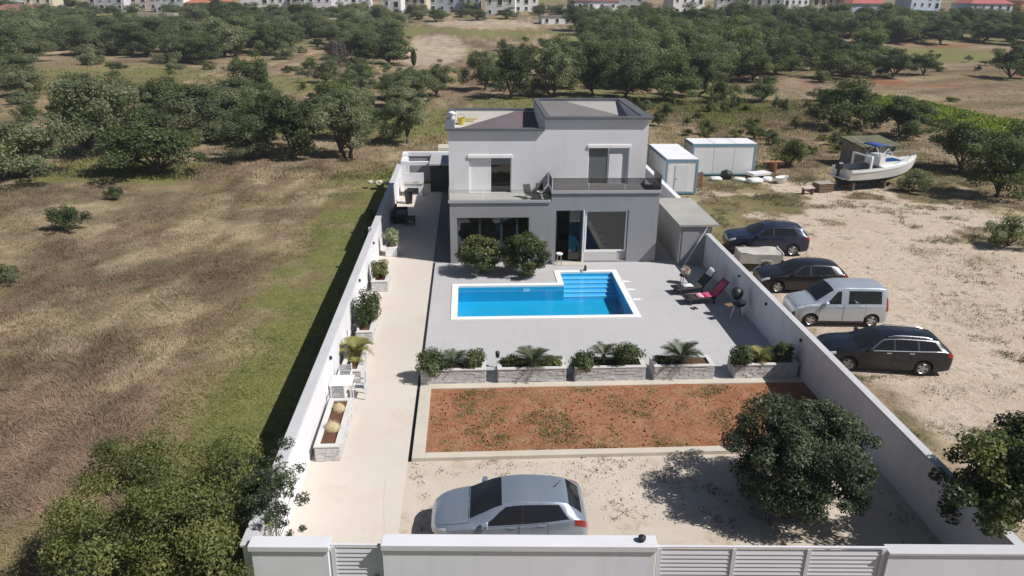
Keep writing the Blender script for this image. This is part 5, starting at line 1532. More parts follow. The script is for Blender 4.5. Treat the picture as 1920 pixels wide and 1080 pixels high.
def make_car(name, loc, rz, st, paint, lab, cat, wheels, wr, doors, wins, wind, rear, trim=None, rails=False, antenna=False, tail=(3.9, 3.2, 4.6), group="vehicles parked on the gravel lot", grey=None, lowtrim=True, headx=(.06, .42)):
    cs = CarShape(st); L = cs.x1
    root = empty(name, loc, rz, lab, cat, group)
    inner = bpy.data.objects  # noqa
    # body shell
    xs = np.unique(np.concatenate([np.linspace(cs.x0, cs.x1, 84), np.linspace(cs.x0, cs.x0 + .12, 8), np.linspace(cs.x1 - .12, cs.x1, 8)]))
    T = np.concatenate([np.linspace(0, 8, 41)])
    nT = len(T)
    rows = []
    for x in xs:
        r = cs.P(np.full(nT, x), T, 1); l = cs.P(np.full(nT - 2, x), T[1:-1][::-1], -1)
        rows.append(np.concatenate([r, l]))
    G = np.array(rows); n = G.shape[1]
    idx = np.arange(G.shape[0] * n).reshape(G.shape[0], n)
    F = []
    for i in range(G.shape[0] - 1):
        for j in range(n): F.append((idx[i, j], idx[i, (j + 1) % n], idx[i + 1, (j + 1) % n], idx[i + 1, j]))
    bm = bmesh.new()
    vs = [bm.verts.new(p - np.array([L / 2, 0, 0])) for p in G.reshape(-1, 3)]
    bm.verts.ensure_lookup_table()
    for f in F: bm.faces.new([vs[q] for q in f])
    bm.faces.new([vs[q] for q in idx[0][::-1]]); bm.faces.new([vs[q] for q in idx[-1]])
    bmesh.ops.recalc_face_normals(bm, faces=bm.faces)
    me = bpy.data.meshes.new("body"); bm.to_mesh(me); bm.free()
    me.materials.append(paint)
    me.polygons.foreach_set('use_smooth', np.ones(len(me.polygons), dtype=bool))
    body = link_mesh("body", me, root)
    # wheel arches
    cut = MB()
    wmax = max(s_[4] for s_ in st)
    for wx in wheels:
        for sd in (-1, 1):
            cut.lathe([(wr + .055, (wmax - .27) * sd), (wr + .055, (wmax + .2) * sd)], 32, 'Y', (wx - L / 2, 0, wr))
    co = cut.build("arch_cutter", BLACK, root)
    bpy.context.view_layer.update()
    md = body.modifiers.new("arches", 'BOOLEAN'); md.operation = 'DIFFERENCE'; md.object = co; md.solver = 'EXACT'; md.material_mode = 'TRANSFER'
    dg = bpy.context.evaluated_depsgraph_get()
    nm = bpy.data.meshes.new_from_object(body.evaluated_get(dg))
    body.modifiers.clear(); body.data = nm
    while len(nm.materials) > 2: nm.materials.pop()
    bpy.data.objects.remove(co)
    nm.set_sharp_from_angle(angle=math.radians(38))
    body.data.name = "body"
    off = Vector((-L / 2, 0, 0))
    def sub(o): o.location = off; return o
    sub(build_patch("windscreen", cs, CARGLASS, root, lambda t: wind[0], lambda t: wind[1], 6.22, 8, 1, .006, 10, 6, True))
    sub(build_patch("rear_window", cs, CARGLASS, root, lambda t: rear[0], lambda t: rear[1], 6.25, 8, 1, .006, 8, 6, True))
    for sd in (-1, 1):
        a0_, a1_, b0_, b1_ = wins[0][0] - .03, wins[0][1] - .02, wins[-1][2] + .03, wins[-1][3] + .02
        sub(build_patch("window_surround", cs, BLACK, root, lambda t: a0_ + (a1_ - a0_) * np.clip((t - 5.06) / .88, 0, 1), lambda t: b0_ + (b1_ - b0_) * np.clip((t - 5.06) / .88, 0, 1), 5.06, 5.94, sd, .003, 16, 5)) if cat != "van" else None
        for (a0, a1, b0, b1) in wins:      # front edge bottom/top, rear edge bottom/top
            f_ = lambda t, a0=a0, a1=a1: a0 + (a1 - a0) * np.clip((t - 5.09) / .82, 0, 1)
            r_ = lambda t, b0=b0, b1=b1: b0 + (b1 - b0) * np.clip((t - 5.09) / .82, 0, 1)
            sub(build_patch("side_window", cs, CARGLASS, root, f_, r_, 5.09, 5.91, sd, .006, 10, 5))
        for (a, b) in doors:
            g_ = sub(build_patch("door_seam", cs, BLACK, root, lambda t: a - .012, lambda t: b + .012, 1.95, 4.98, sd, .0015, 8, 8))
            d_ = sub(build_patch("door", cs, paint, root, lambda t: a, lambda t: b, 2.0, 4.93, sd, .005, 8, 8))
            y, z = cs.S(np.array([b - .18]), np.array([4.35]))
            MB().box(b - .26, b - .06, sd * (y[0] + .004) - .018, sd * (y[0] + .004) + .018, z[0] - .016, z[0] + .016, .006).build("door_handle", paint if trim is None else CHROME, d_)
        if lowtrim:
            sub(build_patch("sill_trim", cs, BLACK, root, lambda t: wheels[0] + wr + .07, lambda t: wheels[1] - wr - .07, 1.2, 1.95, sd, .006, 8, 3))
        if trim:
            x0_, x1_ = wins[0][0] - .05, wins[-1][2] + .04
            tr_ = MB()
            def line(pts):
                tr_.tube([(p[0], p[1], p[2]) for p in pts], .016, 6)
            xx = np.linspace(x0_, x1_, 12); line(cs.P(xx, np.full(12, 5.08), sd))
            xx = np.linspace(wins[0][1] - .06, wins[-1][3] + .02, 12); line(cs.P(xx, np.full(12, 5.97), sd))
            tt = np.linspace(5.08, 5.97, 6); line(cs.P(np.linspace(x0_, wins[0][1] - .06, 6), tt, sd)); line(cs.P(np.linspace(x1_, wins[-1][3] + .02, 6), tt, sd))
            sub(tr_.build("window_trim", CHROME, root))
        # mirror
        y, z = cs.S(np.array([wind[0] + .42]), np.array([5.1]))
        mb = MB().box(wind[0] + .30, wind[0] + .46, sd * (y[0] + .10) - .09, sd * (y[0] + .10) + .09, z[0] + .0, z[0] + .15, .03)
        mb.box(wind[0] + .36, wind[0] + .42, sd * (y[0] + .0) - .04, sd * (y[0] + .0) + .04, z[0] - .02, z[0] + .03)
        sub(mb.build("wing_mirror", paint, root))
        sub(build_patch("headlight", cs, LENS, root, lambda t: headx[0], lambda t: headx[1], 4.0, 5.15, sd, .008, 7, 5))
        sub(build_patch("taillight", cs, RED, root, lambda t: tail[0], lambda t: L - .035, tail[1], tail[2], sd, .008, 6, 6))
        if rails:
            xx = np.linspace(wind[1] + .25, rear[0] - .25, 8); p = cs.P(xx, np.full(8, 6.75), sd); p[:, 2] += .05; p[0, 2] -= .05; p[-1, 2] -= .05
            sub(MB().tube([tuple(q) for q in p], .02, 6).build("roof_rail", CHROME if rails == 2 else BLACK, root))
    sub(build_patch("bonnet_seam", cs, BLACK, root, lambda t: .13, lambda t: wind[0] - .03, 5.55, 8, 1, .0015, 10, 6, True))
    sub(build_patch("bonnet", cs, paint, root, lambda t: .142, lambda t: wind[0] - .045, 5.6, 8, 1, .005, 10, 6, True))
    # grille, bumper inserts and plate bracket
    sub(build_patch("grille", cs, BLACK, root, lambda t: .012, lambda t: .10, 2.6, 4.1, 1, .006, 3, 5))
    sub(build_patch("grille", cs, BLACK, root, lambda t: .012, lambda t: .10, 2.6, 4.1, -1, .006, 3, 5))
    y, z = cs.S(np.array([L]), np.array([3.0]))
    MB().box(L - .01, L + .02, -.27, .27, .50, .62, .004).build("number_plate", FRAMEW, root, loc=off)
    xx = [rear[1] - .02]
    ty, rim, back = wheel_parts(wr, .2, round(wr, 3))
    ww = pchip(np.array(st)[:, 0], np.array(st)[:, 4], np.array(wheels))
    for wx, hw_ in zip(wheels, ww):
        for sd in (-1, 1):
            w_ = empty("wheel", (wx - L / 2, sd * (hw_ - .125), wr), 0)
            w_.parent = root
            if sd > 0: w_.rotation_euler = (0, 0, math.pi)
            link_mesh("tyre", ty, w_); link_mesh("rim", rim, w_); link_mesh("brake_disc", back, w_)
    if antenna:
        MB().tube([(rear[0] - .35, 0, cs.S(np.array([rear[0] - .35]), np.array([8.]))[1][0] - .01), (rear[0] - .18, 0, cs.S(np.array([rear[0] - .3]), np.array([8.]))[1][0] + .22)], [.016, .005], 6).build("antenna", BLACK, root, loc=off)
    return root

# columns: x, z_bottom, z_belt, z_top, half width, half roof width
hatch = [(0, .36, .58, .62, .34, .26), (.03, .28, .64, .70, .50, .36), (.10, .23, .71, .79, .64, .46), (.28, .20, .80, .90, .79, .56), (.60, .19, .87, .98, .885, .62), (1.00, .19, .93, 1.06, .915, .66), (1.30, .19, .95, 1.21, .92, .65),
         (1.88, .19, .98, 1.46, .925, .60), (2.45, .19, 1.01, 1.525, .925, .595), (3.05, .19, 1.065, 1.50, .92, .575), (3.50, .19, 1.12, 1.435, .905, .545), (3.70, .20, 1.13, 1.30, .885, .55), (3.90, .22, 1.08, 1.12, .85, .55), (4.02, .28, .97, 1.01, .79, .50), (4.09, .38, .80, .84, .66, .42)]
SILV = car_paint("silver_paint", (.36, .42, .51), .60, .22)
make_car("hatchback", (.93, 16.62, .012), math.radians(-1.5), hatch, SILV, "silver hatchback parked behind the front wall, nose to the driveway", "car", (.80, 3.38), .315,
         [(1.22, 2.26), (2.30, 3.02)], [(1.36, 1.98, 2.36, 2.38), (2.41, 2.42, 3.56, 3.30)], (1.04, 1.86), (3.58, 3.92), antenna=True, tail=(3.72, 3.7, 4.95), group=None)
sv = bpy.data.objects.new("sun_visor_card", None)
bpy.data.objects.remove(sv)

wagon = [(0, .34, .60, .64, .60, .42), (.04, .26, .66, .72, .72, .5), (.18, .20, .76, .83, .82, .58), (.55, .18, .85, .93, .895, .64), (1.20, .18, .92, 1.01, .905, .66), (1.55, .18, .94, 1.17, .91, .64),
         (2.15, .18, .96, 1.42, .91, .58), (2.8, .18, .98, 1.48, .91, .575), (3.6, .18, 1.01, 1.46, .905, .56), (4.15, .18, 1.03, 1.40, .89, .545), (4.42, .20, 1.03, 1.22, .86, .55), (4.62, .24, .99, 1.04, .83, .55), (4.72, .30, .90, .94, .78, .5), (4.77, .40, .78, .82, .70, .44)]
make_car("estate_car", (16.15, 26.15, .0), math.radians(-10), wagon, car_paint("black_paint", (.006, .008, .015), .2, .22), "black estate car with chrome window line, nearest of the cars beyond the wall", "car", (.92, 3.68), .325,
         [(1.45, 2.50), (2.54, 3.34)], [(1.62, 2.22, 2.52, 2.52), (2.59, 2.59, 3.40, 3.38), (3.47, 3.45, 4.28, 4.02)], (1.26, 2.08), (4.20, 4.58), trim=True, rails=2, tail=(4.50, 3.7, 4.9))
van = [(0, .36, .66, .72, .58, .44), (.05, .27, .76, .84, .70, .52), (.2, .22, .88, .97, .79, .58), (.5, .20, .97, 1.07, .845, .62), (.90, .20, 1.03, 1.15, .86, .66), (1.1, .20, 1.04, 1.30, .865, .68),
       (1.72, .20, 1.06, 1.74, .865, .66), (2.3, .20, 1.07, 1.82, .865, .665), (3.2, .20, 1.08, 1.82, .86, .665), (3.85, .20, 1.08, 1.79, .855, .66), (4.02, .22, 1.07, 1.66, .84, .65), (4.10, .28, 1.02, 1.30, .81, .62), (4.14, .38, .86, .92, .76, .54)]
make_car("passenger_van", (16.25, 30.55, .0), math.radians(-4), van, car_paint("pale_silver_paint", (.50, .55, .62), .45, .28), "silver boxy passenger van between the black estate car and a dark hatchback", "van", (.78, 3.45), .31,
         [(1.12, 2.12), (2.17, 3.10)], [(1.34, 1.86, 2.02, 2.02), (2.34, 2.34, 3.78, 3.74)], (.98, 1.66), (3.99, 4.09), tail=(4.0, 3.4, 5.6))
dhat = [(0, .33, .58, .62, .58, .42), (.04, .26, .64, .70, .70, .5), (.18, .20, .74, .81, .81, .58), (.5, .18, .83, .90, .88, .62), (1.10, .18, .90, .99, .89, .66), (1.42, .18, .92, 1.14, .895, .64),
        (2.0, .18, .94, 1.39, .895, .58), (2.6, .18, .96, 1.45, .895, .575), (3.3, .18, 1.0, 1.42, .89, .56), (3.72, .18, 1.02, 1.35, .87, .54), (3.95, .20, 1.02, 1.20, .85, .55), (4.12, .24, .98, 1.03, .82, .55), (4.22, .30, .90, .94, .77, .5), (4.27, .40, .78, .82, .68, .44)]
make_car("hatchback", (16.35, 34.55, .0), math.radians(-5), dhat, car_paint("aubergine_paint", (.009, .007, .013), .2, .25), "dark aubergine hatchback between the silver van and the old trailer", "car", (.84, 3.46), .315,
         [(1.32, 2.30), (2.34, 3.06)], [(1.52, 2.06, 2.34, 2.36), (2.42, 2.42, 3.60, 3.36)], (1.16, 1.94), (3.76, 4.08), tail=(4.0, 3.7, 4.9))
suv = [(0, .42, .74, .78, .60, .44), (.04, .34, .82, .87, .74, .54), (.18, .28, .92, .99, .84, .6), (.5, .25, 1.00, 1.07, .91, .64), (1.15, .25, 1.06, 1.15, .92, .68), (1.45, .25, 1.08, 1.32, .925, .66),
       (2.05, .25, 1.10, 1.60, .925, .60), (2.7, .25, 1.12, 1.67, .925, .60), (3.5, .25, 1.15, 1.64, .92, .585), (4.0, .25, 1.17, 1.58, .90, .57), (4.22, .27, 1.17, 1.40, .88, .58), (4.40, .32, 1.12, 1.18, .85, .57), (4.48, .40, 1.02, 1.06, .80, .52), (4.52, .50, .88, .92, .72, .46)]
make_car("suv", (16.75, 40.35, .0), math.radians(-7), suv, car_paint("navy_paint", (.012, .020, .058), .35, .28), "dark blue sport utility car, farthest of the cars parked beyond the wall", "car", (.90, 3.60), .355,
         [(1.38, 2.42), (2.46, 3.26)], [(1.56, 2.12, 2.44, 2.46), (2.52, 2.52, 3.86, 3.62)], (1.22, 2.0), (4.04, 4.36), rails=1, tail=(4.22, 3.9, 5.0))

# old box trailer between the cars
tr = empty("trailer", (15.35, 37.55, 0), math.radians(-6), "old grey box trailer with crumpled pale tarp beside the dark blue car", "trailer")
TRM = pbr("weathered_grey_panel", (.42, .40, .36), .8, .3, 3, 25, .2)
b = MB(); b.box(-1.1, 1.1, -.66, -.62, .5, .95); b.box(-1.1, 1.1, .62, .66, .5, .95); b.box(-1.1, -1.06, -.62, .62, .5, .95); b.box(-1.1, 1.1, -.66, .66, .44, .5)
b.build("tub", TRM, tr)
boxo("tailboard", WHITE, 1.10, 1.14, -.66, .66, .44, 1.02, tr)
g_ = np.random.default_rng(9)
xs_ = np.linspace(-1.05, 1.05, 16); ys_ = np.linspace(-.62, .62, 10)
Xt, Yt = np.meshgrid(xs_, ys_); Zt = .86 + .22 * fbm(Xt + 5, Yt + 5, .8, 3, 3)
it = np.arange(Xt.size).reshape(Xt.shape)
tarp = mesh_np("tarp", np.stack([Xt, Yt, Zt], -1).reshape(-1, 3), np.stack([it[:-1, :-1], it[:-1, 1:], it[1:, 1:], it[1:, :-1]], -1).reshape(-1, 4), pbr("pale_tarp", (.50, .48, .43), .7, .25, 3, 30, .3))
link_mesh("tarp", tarp, tr)
ty, rim, back = wheel_parts(.29, .18, .29)
for sd in (-1, 1):
    w_ = empty("wheel", (.25, sd * .76, .29)); w_.parent = tr
    if sd > 0: w_.rotation_euler = (0, 0, math.pi)
    link_mesh("tyre", ty, w_); link_mesh("rim", rim, w_); link_mesh("brake_disc", back, w_)
    MB().tube([(-.12, sd * .76, .45), (-.02, sd * .76, .62), (.25, sd * .76, .68), (.52, sd * .76, .62), (.62, sd * .76, .45)], .04, 6).build("mudguard", TRM, tr)
MB().tube([(-1.1, -.35, .46), (-2.0, 0, .46), (-1.1, .35, .46)], .03, 6).build("drawbar", BLACK, tr)
MB().tube([(-1.95, 0, .46), (-1.95, 0, 0)], .025, 6).build("prop_stand", BLACK, tr)

# ------------------------------------------------------------------ boat on stands
bo = empty("motor_boat", (31.0, 55.6, 0), math.radians(13), "white cabin motor boat standing ashore with a blue cockpit canopy", "boat")
HW = pbr("gelcoat_white", (.78, .78, .77), .3, .06, 1.5, 30, 0, coat=.4); HB = pbr("shaded_antifouling", (.014, .018, .032), .7, .2, 2, 30, .1)  # near-black bottom paint also carries the shade under the hull
bx = np.array([-3.2, -2.0, -.6, .8, 2.0, 2.9, 3.4, 3.65])
bw_ = np.array([1.18, 1.25, 1.27, 1.2, .95, .58, .25, .02])
bs_ = np.array([1.62, 1.64, 1.70, 1.80, 1.93, 2.05, 2.12, 2.16])
bc = np.array([.92, .92, .95, 1.02, 1.18, 1.45, 1.75, 2.05])
bk_ = np.array([.42, .42, .43, .48, .66, 1.05, 1.5, 2.0])
xx = np.linspace(-3.2, 3.65, 40)
W_, S_, C_, K_ = [pchip(bx, a, xx) for a in (bw_, bs_, bc, bk_)]
def loft(secs, name, mat, parent, capends=True, smooth=True):
    secs = np.array(secs); n, m_ = secs.shape[:2]
    V = secs.reshape(-1, 3); it = np.arange(n * m_).reshape(n, m_)
    F = [(it[i, j], it[i, j + 1], it[i + 1, j + 1], it[i + 1, j]) for i in range(n - 1) for j in range(m_ - 1)]
    bm = bmesh.new(); vs = [bm.verts.new(v) for v in V]
    for f in F: bm.faces.new([vs[q] for q in f])
    if capends: bm.faces.new([vs[q] for q in it[0]])
    bmesh.ops.recalc_face_normals(bm, faces=bm.faces)
    me = bpy.data.meshes.new(name); bm.to_mesh(me); bm.free(); me.materials.append(mat)
    if smooth:
        me.polygons.foreach_set('use_smooth', np.ones(len(me.polygons), dtype=bool)); me.set_sharp_from_angle(angle=math.radians(40))
    return link_mesh(name, me, parent)
loft([[(x, -w, s), (x, -w * 1.02, s - .12), (x, -w * .95, (s + c) / 2), (x, -w * .86, c), (x, w * .86, c), (x, w * .95, (s + c) / 2), (x, w * 1.02, s - .12), (x, w, s)] for x, w, s, c in zip(xx, W_, S_, C_)], "hull", HW, bo)
loft([[(x, -w * .855, c), (x, -w * .5, (c + k_) / 2 + .02), (x, 0, k_), (x, w * .5, (c + k_) / 2 + .02), (x, w * .855, c)] for x, w, c, k_ in zip(xx, W_, C_, K_)], "hull_bottom", HB, bo)
loft([[(x, -w * .999, s + .005), (x, -w * .8, s + .06), (x, 0, s + .10), (x, w * .8, s + .06), (x, w * .999, s + .005)] for x, w, s in zip(xx[16:], W_[16:], S_[16:])], "foredeck", HW, bo)
loft([[(x, -w * .99, s + .003), (x, -w * .84, s + .02), (x, -w * .80, s - .55), (x, w * .80, s - .55), (x, w * .84, s + .02), (x, w * .99, s + .003)] for x, w, s in zip(xx[:17], W_[:17], S_[:17])], "cockpit", pbr("cockpit_grey", (.40, .40, .41), .7, .15, 2, 30, .1), bo, False, False)
loft([[(x, -w - .012, s - .20), (x, -w - .03, s - .17), (x, -w - .012, s - .14)] for x, w, s in zip(xx, W_ * 1.0, S_)], "rubbing_strake", FASC, bo, False)
cab = MB()
cab.prism([(-.5, 1.75), (2.1, 1.98), (1.7, 2.22), (.7, 2.42), (-.5, 2.42)], -.82, .82)
cb = cab.build("cabin", HW, bo)
for sd in (-1, 1):
    cw = MB()
    A = [(.0, 2.05), (.0, 2.32), (.65, 2.32), (1.4, 2.14), (1.5, 2.06)]
    cw.prism(A, sd * .822 - .004, sd * .822 + .004)
    cw.build("cabin_window", pbr("blue_window", (.02, .10, .32), .15, .1, 2, 20, 0, coat=.5), bo)
ws = MB()
ws.quad([(.65, -.78, 2.42), (.65, .78, 2.42), (.2, .72, 2.95), (.2, -.72, 2.95)])
wso = ws.build("windscreen", CLEARG, bo)
for sd in (-1, 1): MB().tube([(.66, sd * .78, 2.42), (.2, sd * .72, 2.95), (-.5, sd * .78, 2.43)], .03, 6).build("windscreen_frame", HW, bo)
BLUEC = pbr("blue_canvas", (.035, .09, .34), .9, .2, 3, 30, .2)
sheet([(-.95, 3.15), (-.5, 3.22), (0, 3.2), (.4, 3.08)], 1.55, .05, "canopy", BLUEC, bo, .02, 4)
for xq in (-.9, .35):
    for sd in (-1, 1): MB().tube([(-.3, sd * .8, 2.0), (xq, sd * .74, 3.12)], .02, 6).build("canopy_pole", CHROME, bo)
MB().box(-1.55, -1.35, -1.1, -.98, 1.64, 2.42, .02).box(-1.55, -1.35, .98, 1.1, 1.64, 2.42, .02).box(-1.55, -1.35, -1.1, 1.1, 2.42, 2.52, .02).build("roll_bar", HW, bo)
for sd in (-1, 1):
    pr_ = [(x, sd * w * .93, s + .42) for x, w, s in zip(xx[24::3], W_[24::3], S_[24::3])]
    rl = MB().tube(pr_, .015, 6)
    for p in pr_[::2]: rl.tube([p, (p[0], p[1], p[2] - .40)], .012, 5)
    rl.build("bow_rail", CHROME, bo)
om = MB().box(-3.75, -3.25, -.22, .22, 1.55, 2.05, .08); om.box(-3.6, -3.42, -.09, .09, .7, 1.55, .02)
om.build("outboard_motor", BLACK, bo)
MB().box(-3.65, -3.2, -.9, .9, .98, 1.06, .02).build("swim_platform", HW, bo)
for (px_, py_) in ((-2.6, -.8), (-2.6, .8), (.4, -.7), (.4, .7)):
    MB().box(px_ - .08, px_ + .08, py_ - .12, py_ + .12, 0, .74, .01).build("stand", WOODB, bo)
MB().box(-2.7, -2.5, -.25, .25, 0, .42).build("keel_block", WOODB, bo); MB().box(.3, .5, -.25, .25, 0, .46).build("keel_block", WOODB, bo)
bo.scale = (.97, .97, 1.08); bo.location.z = -.14
# things lying round the boat
cr_ = empty("crate", (26.4, 54.2, 0), .2, "weathered wooden crate left of the boat's stern", "crate")
for k_ in range(3): boxo("slat", WOODB, -.6, .6, -.42, -.40, .05 + k_ * .2, .2 + k_ * .2, cr_); boxo("slat", WOODB, -.6, .6, .40, .42, .05 + k_ * .2, .2 + k_ * .2, cr_)
for sx in (-.58, .58): boxo("end_board", WOODB, sx - .02, sx + .02, -.39, .39, .02, .62, cr_)
boxo("lid", pbr("grey_board", (.36, .33, .28), .9, .2, 3, 30, .2), -.66, .66, -.46, .46, .64, .68, cr_)
bl = empty("trestle", (24.9, 53.4, 0), .1, "small pale trestle on the gravel left of the crate", "trestle")
boxo("top_board", KERBM, -.45, .45, -.2, .2, .44, .5, bl)
for sx in (-.35, .35): MB().box(sx - .03, sx + .03, -.18, .18, 0, .44).build("leg", WOODB, bl)

# shed behind the boat
sd_ = empty("wooden_shed", (34.2, 63.2, 0), math.radians(6), "weathered shed with mossy low-pitched roof behind the boat", "shed")
sd_.scale = (.82, .9, .88)
SHW_ = pbr("shed_board", (.33, .30, .26), .9, .3, 3, 30, .3)
xb = -2.0
for i in range(12):
    x_ = -2.0 + i * .333
    if not (3 <= i <= 4): MB().box(x_ + .006, x_ + .327, -1.55 - .01 * (i % 2), -1.5, 0, 2.25).build("plank", SHW_, sd_)
    else: MB().box(x_ + .006, x_ + .327, -1.55, -1.5, 2.0, 2.25).build("plank", SHW_, sd_)
b = MB(); b.box(-2, -1.95, -1.5, 1.5, 0, 2.3); b.box(1.95, 2, -1.5, 1.5, 0, 2.3); b.box(-1.95, 1.95, 1.45, 1.5, 0, 2.3); b.build("side_wall", SHW_, sd_)
b = MB(); m = Matrix.Rotation(math.radians(5), 4, 'X')
b.box(-2.3, 2.3, -1.95, 1.9, 2.40, 2.48, 0, m); b.build("roof", pbr("mossy_roof", (.14, .145, .085), .95, .4, 1.5, 20, .4), sd_)
MB().tube([(-2.35, -.5, 2.9), (-1.5, -2.0, 2.28)], .06, 6).build("roof_batten", KERBM, sd_)

# ------------------------------------------------------------------ site cabins
CABW = pbr("cabin_panel", (.72, .73, .74), .5, .06, 1, 20, .05, dirt=(.58, .58, .57)); CABB = pbr("cabin_frame_blue", (.17, .30, .40), .55, .12, 2, 25, .05); CABB2 = pbr("cabin_frame_dark_blue", (.12, .16, .30), .55, .12, 2, 25, .05)
def cabin(loc, rz, lx, ly, h, lab, nf, ns, door):
    r = empty("site_cabin", loc, rz, lab, "cabin", "white site cabins beyond the plot")
    t_ = .14
    fr = MB()
    for sx in (0, 1):
        for sy in (0, 1):
            x_, y_ = sx * (lx - t_), sy * (ly - t_); fr.box(x_, x_ + t_, y_, y_ + t_, .1, h)
    for z0, z1 in ((.1, .24), (h - .20, h)):
        fr.box(t_, lx - t_, 0, t_, z0, z1); fr.box(t_, lx - t_, ly - t_, ly, z0, z1); fr.box(0, t_, t_, ly - t_, z0, z1); fr.box(lx - t_, lx, t_, ly - t_, z0, z1)
    fr.build("frame", CABB, r)
    def panels(n, L_, fn):
        w = (L_ - 2 * t_) / n
        for i in range(n): fn(t_ + i * w + .012, t_ + (i + 1) * w - .012)
    panels(nf, lx, lambda a, b_: (boxo("panel", CABW, a, b_, .03, .08, .24, h - .20, r), boxo("panel", CABW, a, b_, ly - .08, ly - .03, .24, h - .20, r)))
    panels(ns, ly, lambda a, b_: (boxo("panel", CABW, .03, .08, a, b_, .24, h - .20, r), boxo("panel", CABW, lx - .08, lx - .03, a, b_, .24, h - .20, r)))
    n = 3
    if lx > ly:
        for i in range(n): boxo("roof_panel", WHITE, lx / n * i + .02, lx / n * (i + 1) - .02, .03, ly - .03, h, h + .04 + .004 * i, r, .008)
    else:
        for i in range(n): boxo("roof_panel", WHITE, .03, lx - .03, ly / n * i + .02, ly / n * (i + 1) - .02, h, h + .04 + .004 * i, r, .008)
    if door:
        d = boxo("door", pbr("cabin_door", (.66, .68, .72), .5, .05, 1, 20, .05), lx * .30, lx * .30 + .95, -.005, .028, .26, 2.2, r)
        boxo("handle", BLACK, lx * .30 + .06, lx * .30 + .12, -.05, -.006, 1.15, 1.22, d)
    for sx in (.05, lx - .25):
        for sy in (.05, ly - .25): boxo("foot", CONC, sx, sx + .2, sy, sy + .2, -.05, .1, r)
    return r
cabin((14.15, 53.3, 0), 0, 2.35, 5.9, 2.6, "white site cabin with blue-grey frame, end-on to the camera, right beside the plot wall", 3, 3, True)
cabin((17.75, 59.3, 0), 0, 5.2, 2.45, 2.6, "white site cabin with three broadside panels, set back behind the end-on cabin", 3, 2, False)
# scrap beside the cabins
def sack(x, y, s, rz, mat, lab, cat="sack", grp="white scrap beside the site cabins"):
    b = MB(); b.box(-.5 * s, .5 * s, -.35 * s, .35 * s, 0, .32 * s, .1 * s)
    o = b.build("sack", mat, None, True, (x, y, -.02), rz)
    label(o, lab, cat, grp)
SKW = pbr("white_sack", (.72, .72, .71), .8, .12, 3, 30, .2)
sack(22.2, 57.0, 1.2, .3, SKW, "white sack lying nearest the broadside cabin's right end"); sack(23.4, 57.6, 1.0, 1.0, SKW, "white sack at the right end of the scrap heap")
sack(21.2, 57.6, .9, -.5, SKW, "white sack leaning against the broadside cabin's front"); sack(19.4, 57.9, .9, .1, SKW, "white sack before the middle panel of the broadside cabin")
sheet_ = empty("sheet_stack", (23.0, 58.6, 0), .35, "stack of white sheets tilted on the scrap heap by the cabins", "sheets")
for k_ in range(4): boxo("sheet", SKW, -.9 + .05 * k_, .9 + .04 * k_, -.5, .5, .30 + k_ * .045, .335 + k_ * .045, sheet_)
for sx in (-.6, .6): boxo("bearer", WOODB, sx - .05, sx + .05, -.45, .45, -.02, .298, sheet_)
bt = empty("bathtub", (24.3, 56.9, 0), .6, "old pale bathtub among the scrap by the cabins", "bathtub")
MB().lathe([(.3, 0), (.42, .25), (.5, .48), (.53, .5), (.48, .48), (.38, .2)], 16).build("tub", SKW, bt, True); bt.scale = (1.3, .75, 1)
rs = empty("rusty_drum", (25.0, 60.6, 0), 0, "rusty brown drum with a plank across it right of the broadside cabin", "drum")
RUST = pbr("rust", (.22, .09, .05), .9, .35, 4, 30, .3)
MB().lathe([(.32, 0), (.32, .3), (.34, .31), (.34, .34), (.32, .35), (.32, .85)], 16).build("drum_body", RUST, rs)
MB().box(-.9, .7, -.18, .18, .87, .95, .01).build("plank", pbr("orange_wood", (.42, .20, .10), .85, .2, 3, 30, .2), rs)
pp = empty("pallet", (17.1, 55.4, 0), .15, "orange-brown pallet leaning between the two cabins", "pallet")
for k_ in range(6): boxo("slat", RUST, -.5, .5, -.02 + k_ * .003, .02 + k_ * .003, .05 + k_ * .2, .17 + k_ * .2, pp)
for sx in (-.4, .4): boxo("upright", RUST, sx - .04, sx + .04, .03, .10, 0, 1.22, pp)
tk = empty("dark_tank", (20.4, 58.4, 0), 0, "dark round tank lid before the broadside cabin", "tank")
MB().lathe([(.45, 0), (.45, .5), (.35, .62), (.15, .66), (.15, .72)], 16).build("tank_body", BLACK, tk, True)

# pale stones by the far corner of the left wall
for i, (x, y, s) in enumerate(((-6.9, 57.4, .35), (-6.3, 57.1, .28), (-7.6, 57.6, .25))):
    g = random.Random(400 + i); bm = bmesh.new(); bmesh.ops.create_icosphere(bm, subdivisions=2, radius=s)
    for v in bm.verts: v.co *= g.uniform(.75, 1.1); v.co.z *= .6
    me = bpy.data.meshes.new("stone"); bm.to_mesh(me); bm.free(); me.materials.append(KERBM)
    label(link_mesh("stone", me, None, (x, y, .05)), ["largest pale stone near the left wall's far corner", "pale stone closest to the left wall's far corner", "pale stone farthest out in the grass by the left wall's far corner"][i], "stone", "pale stones in the grass")

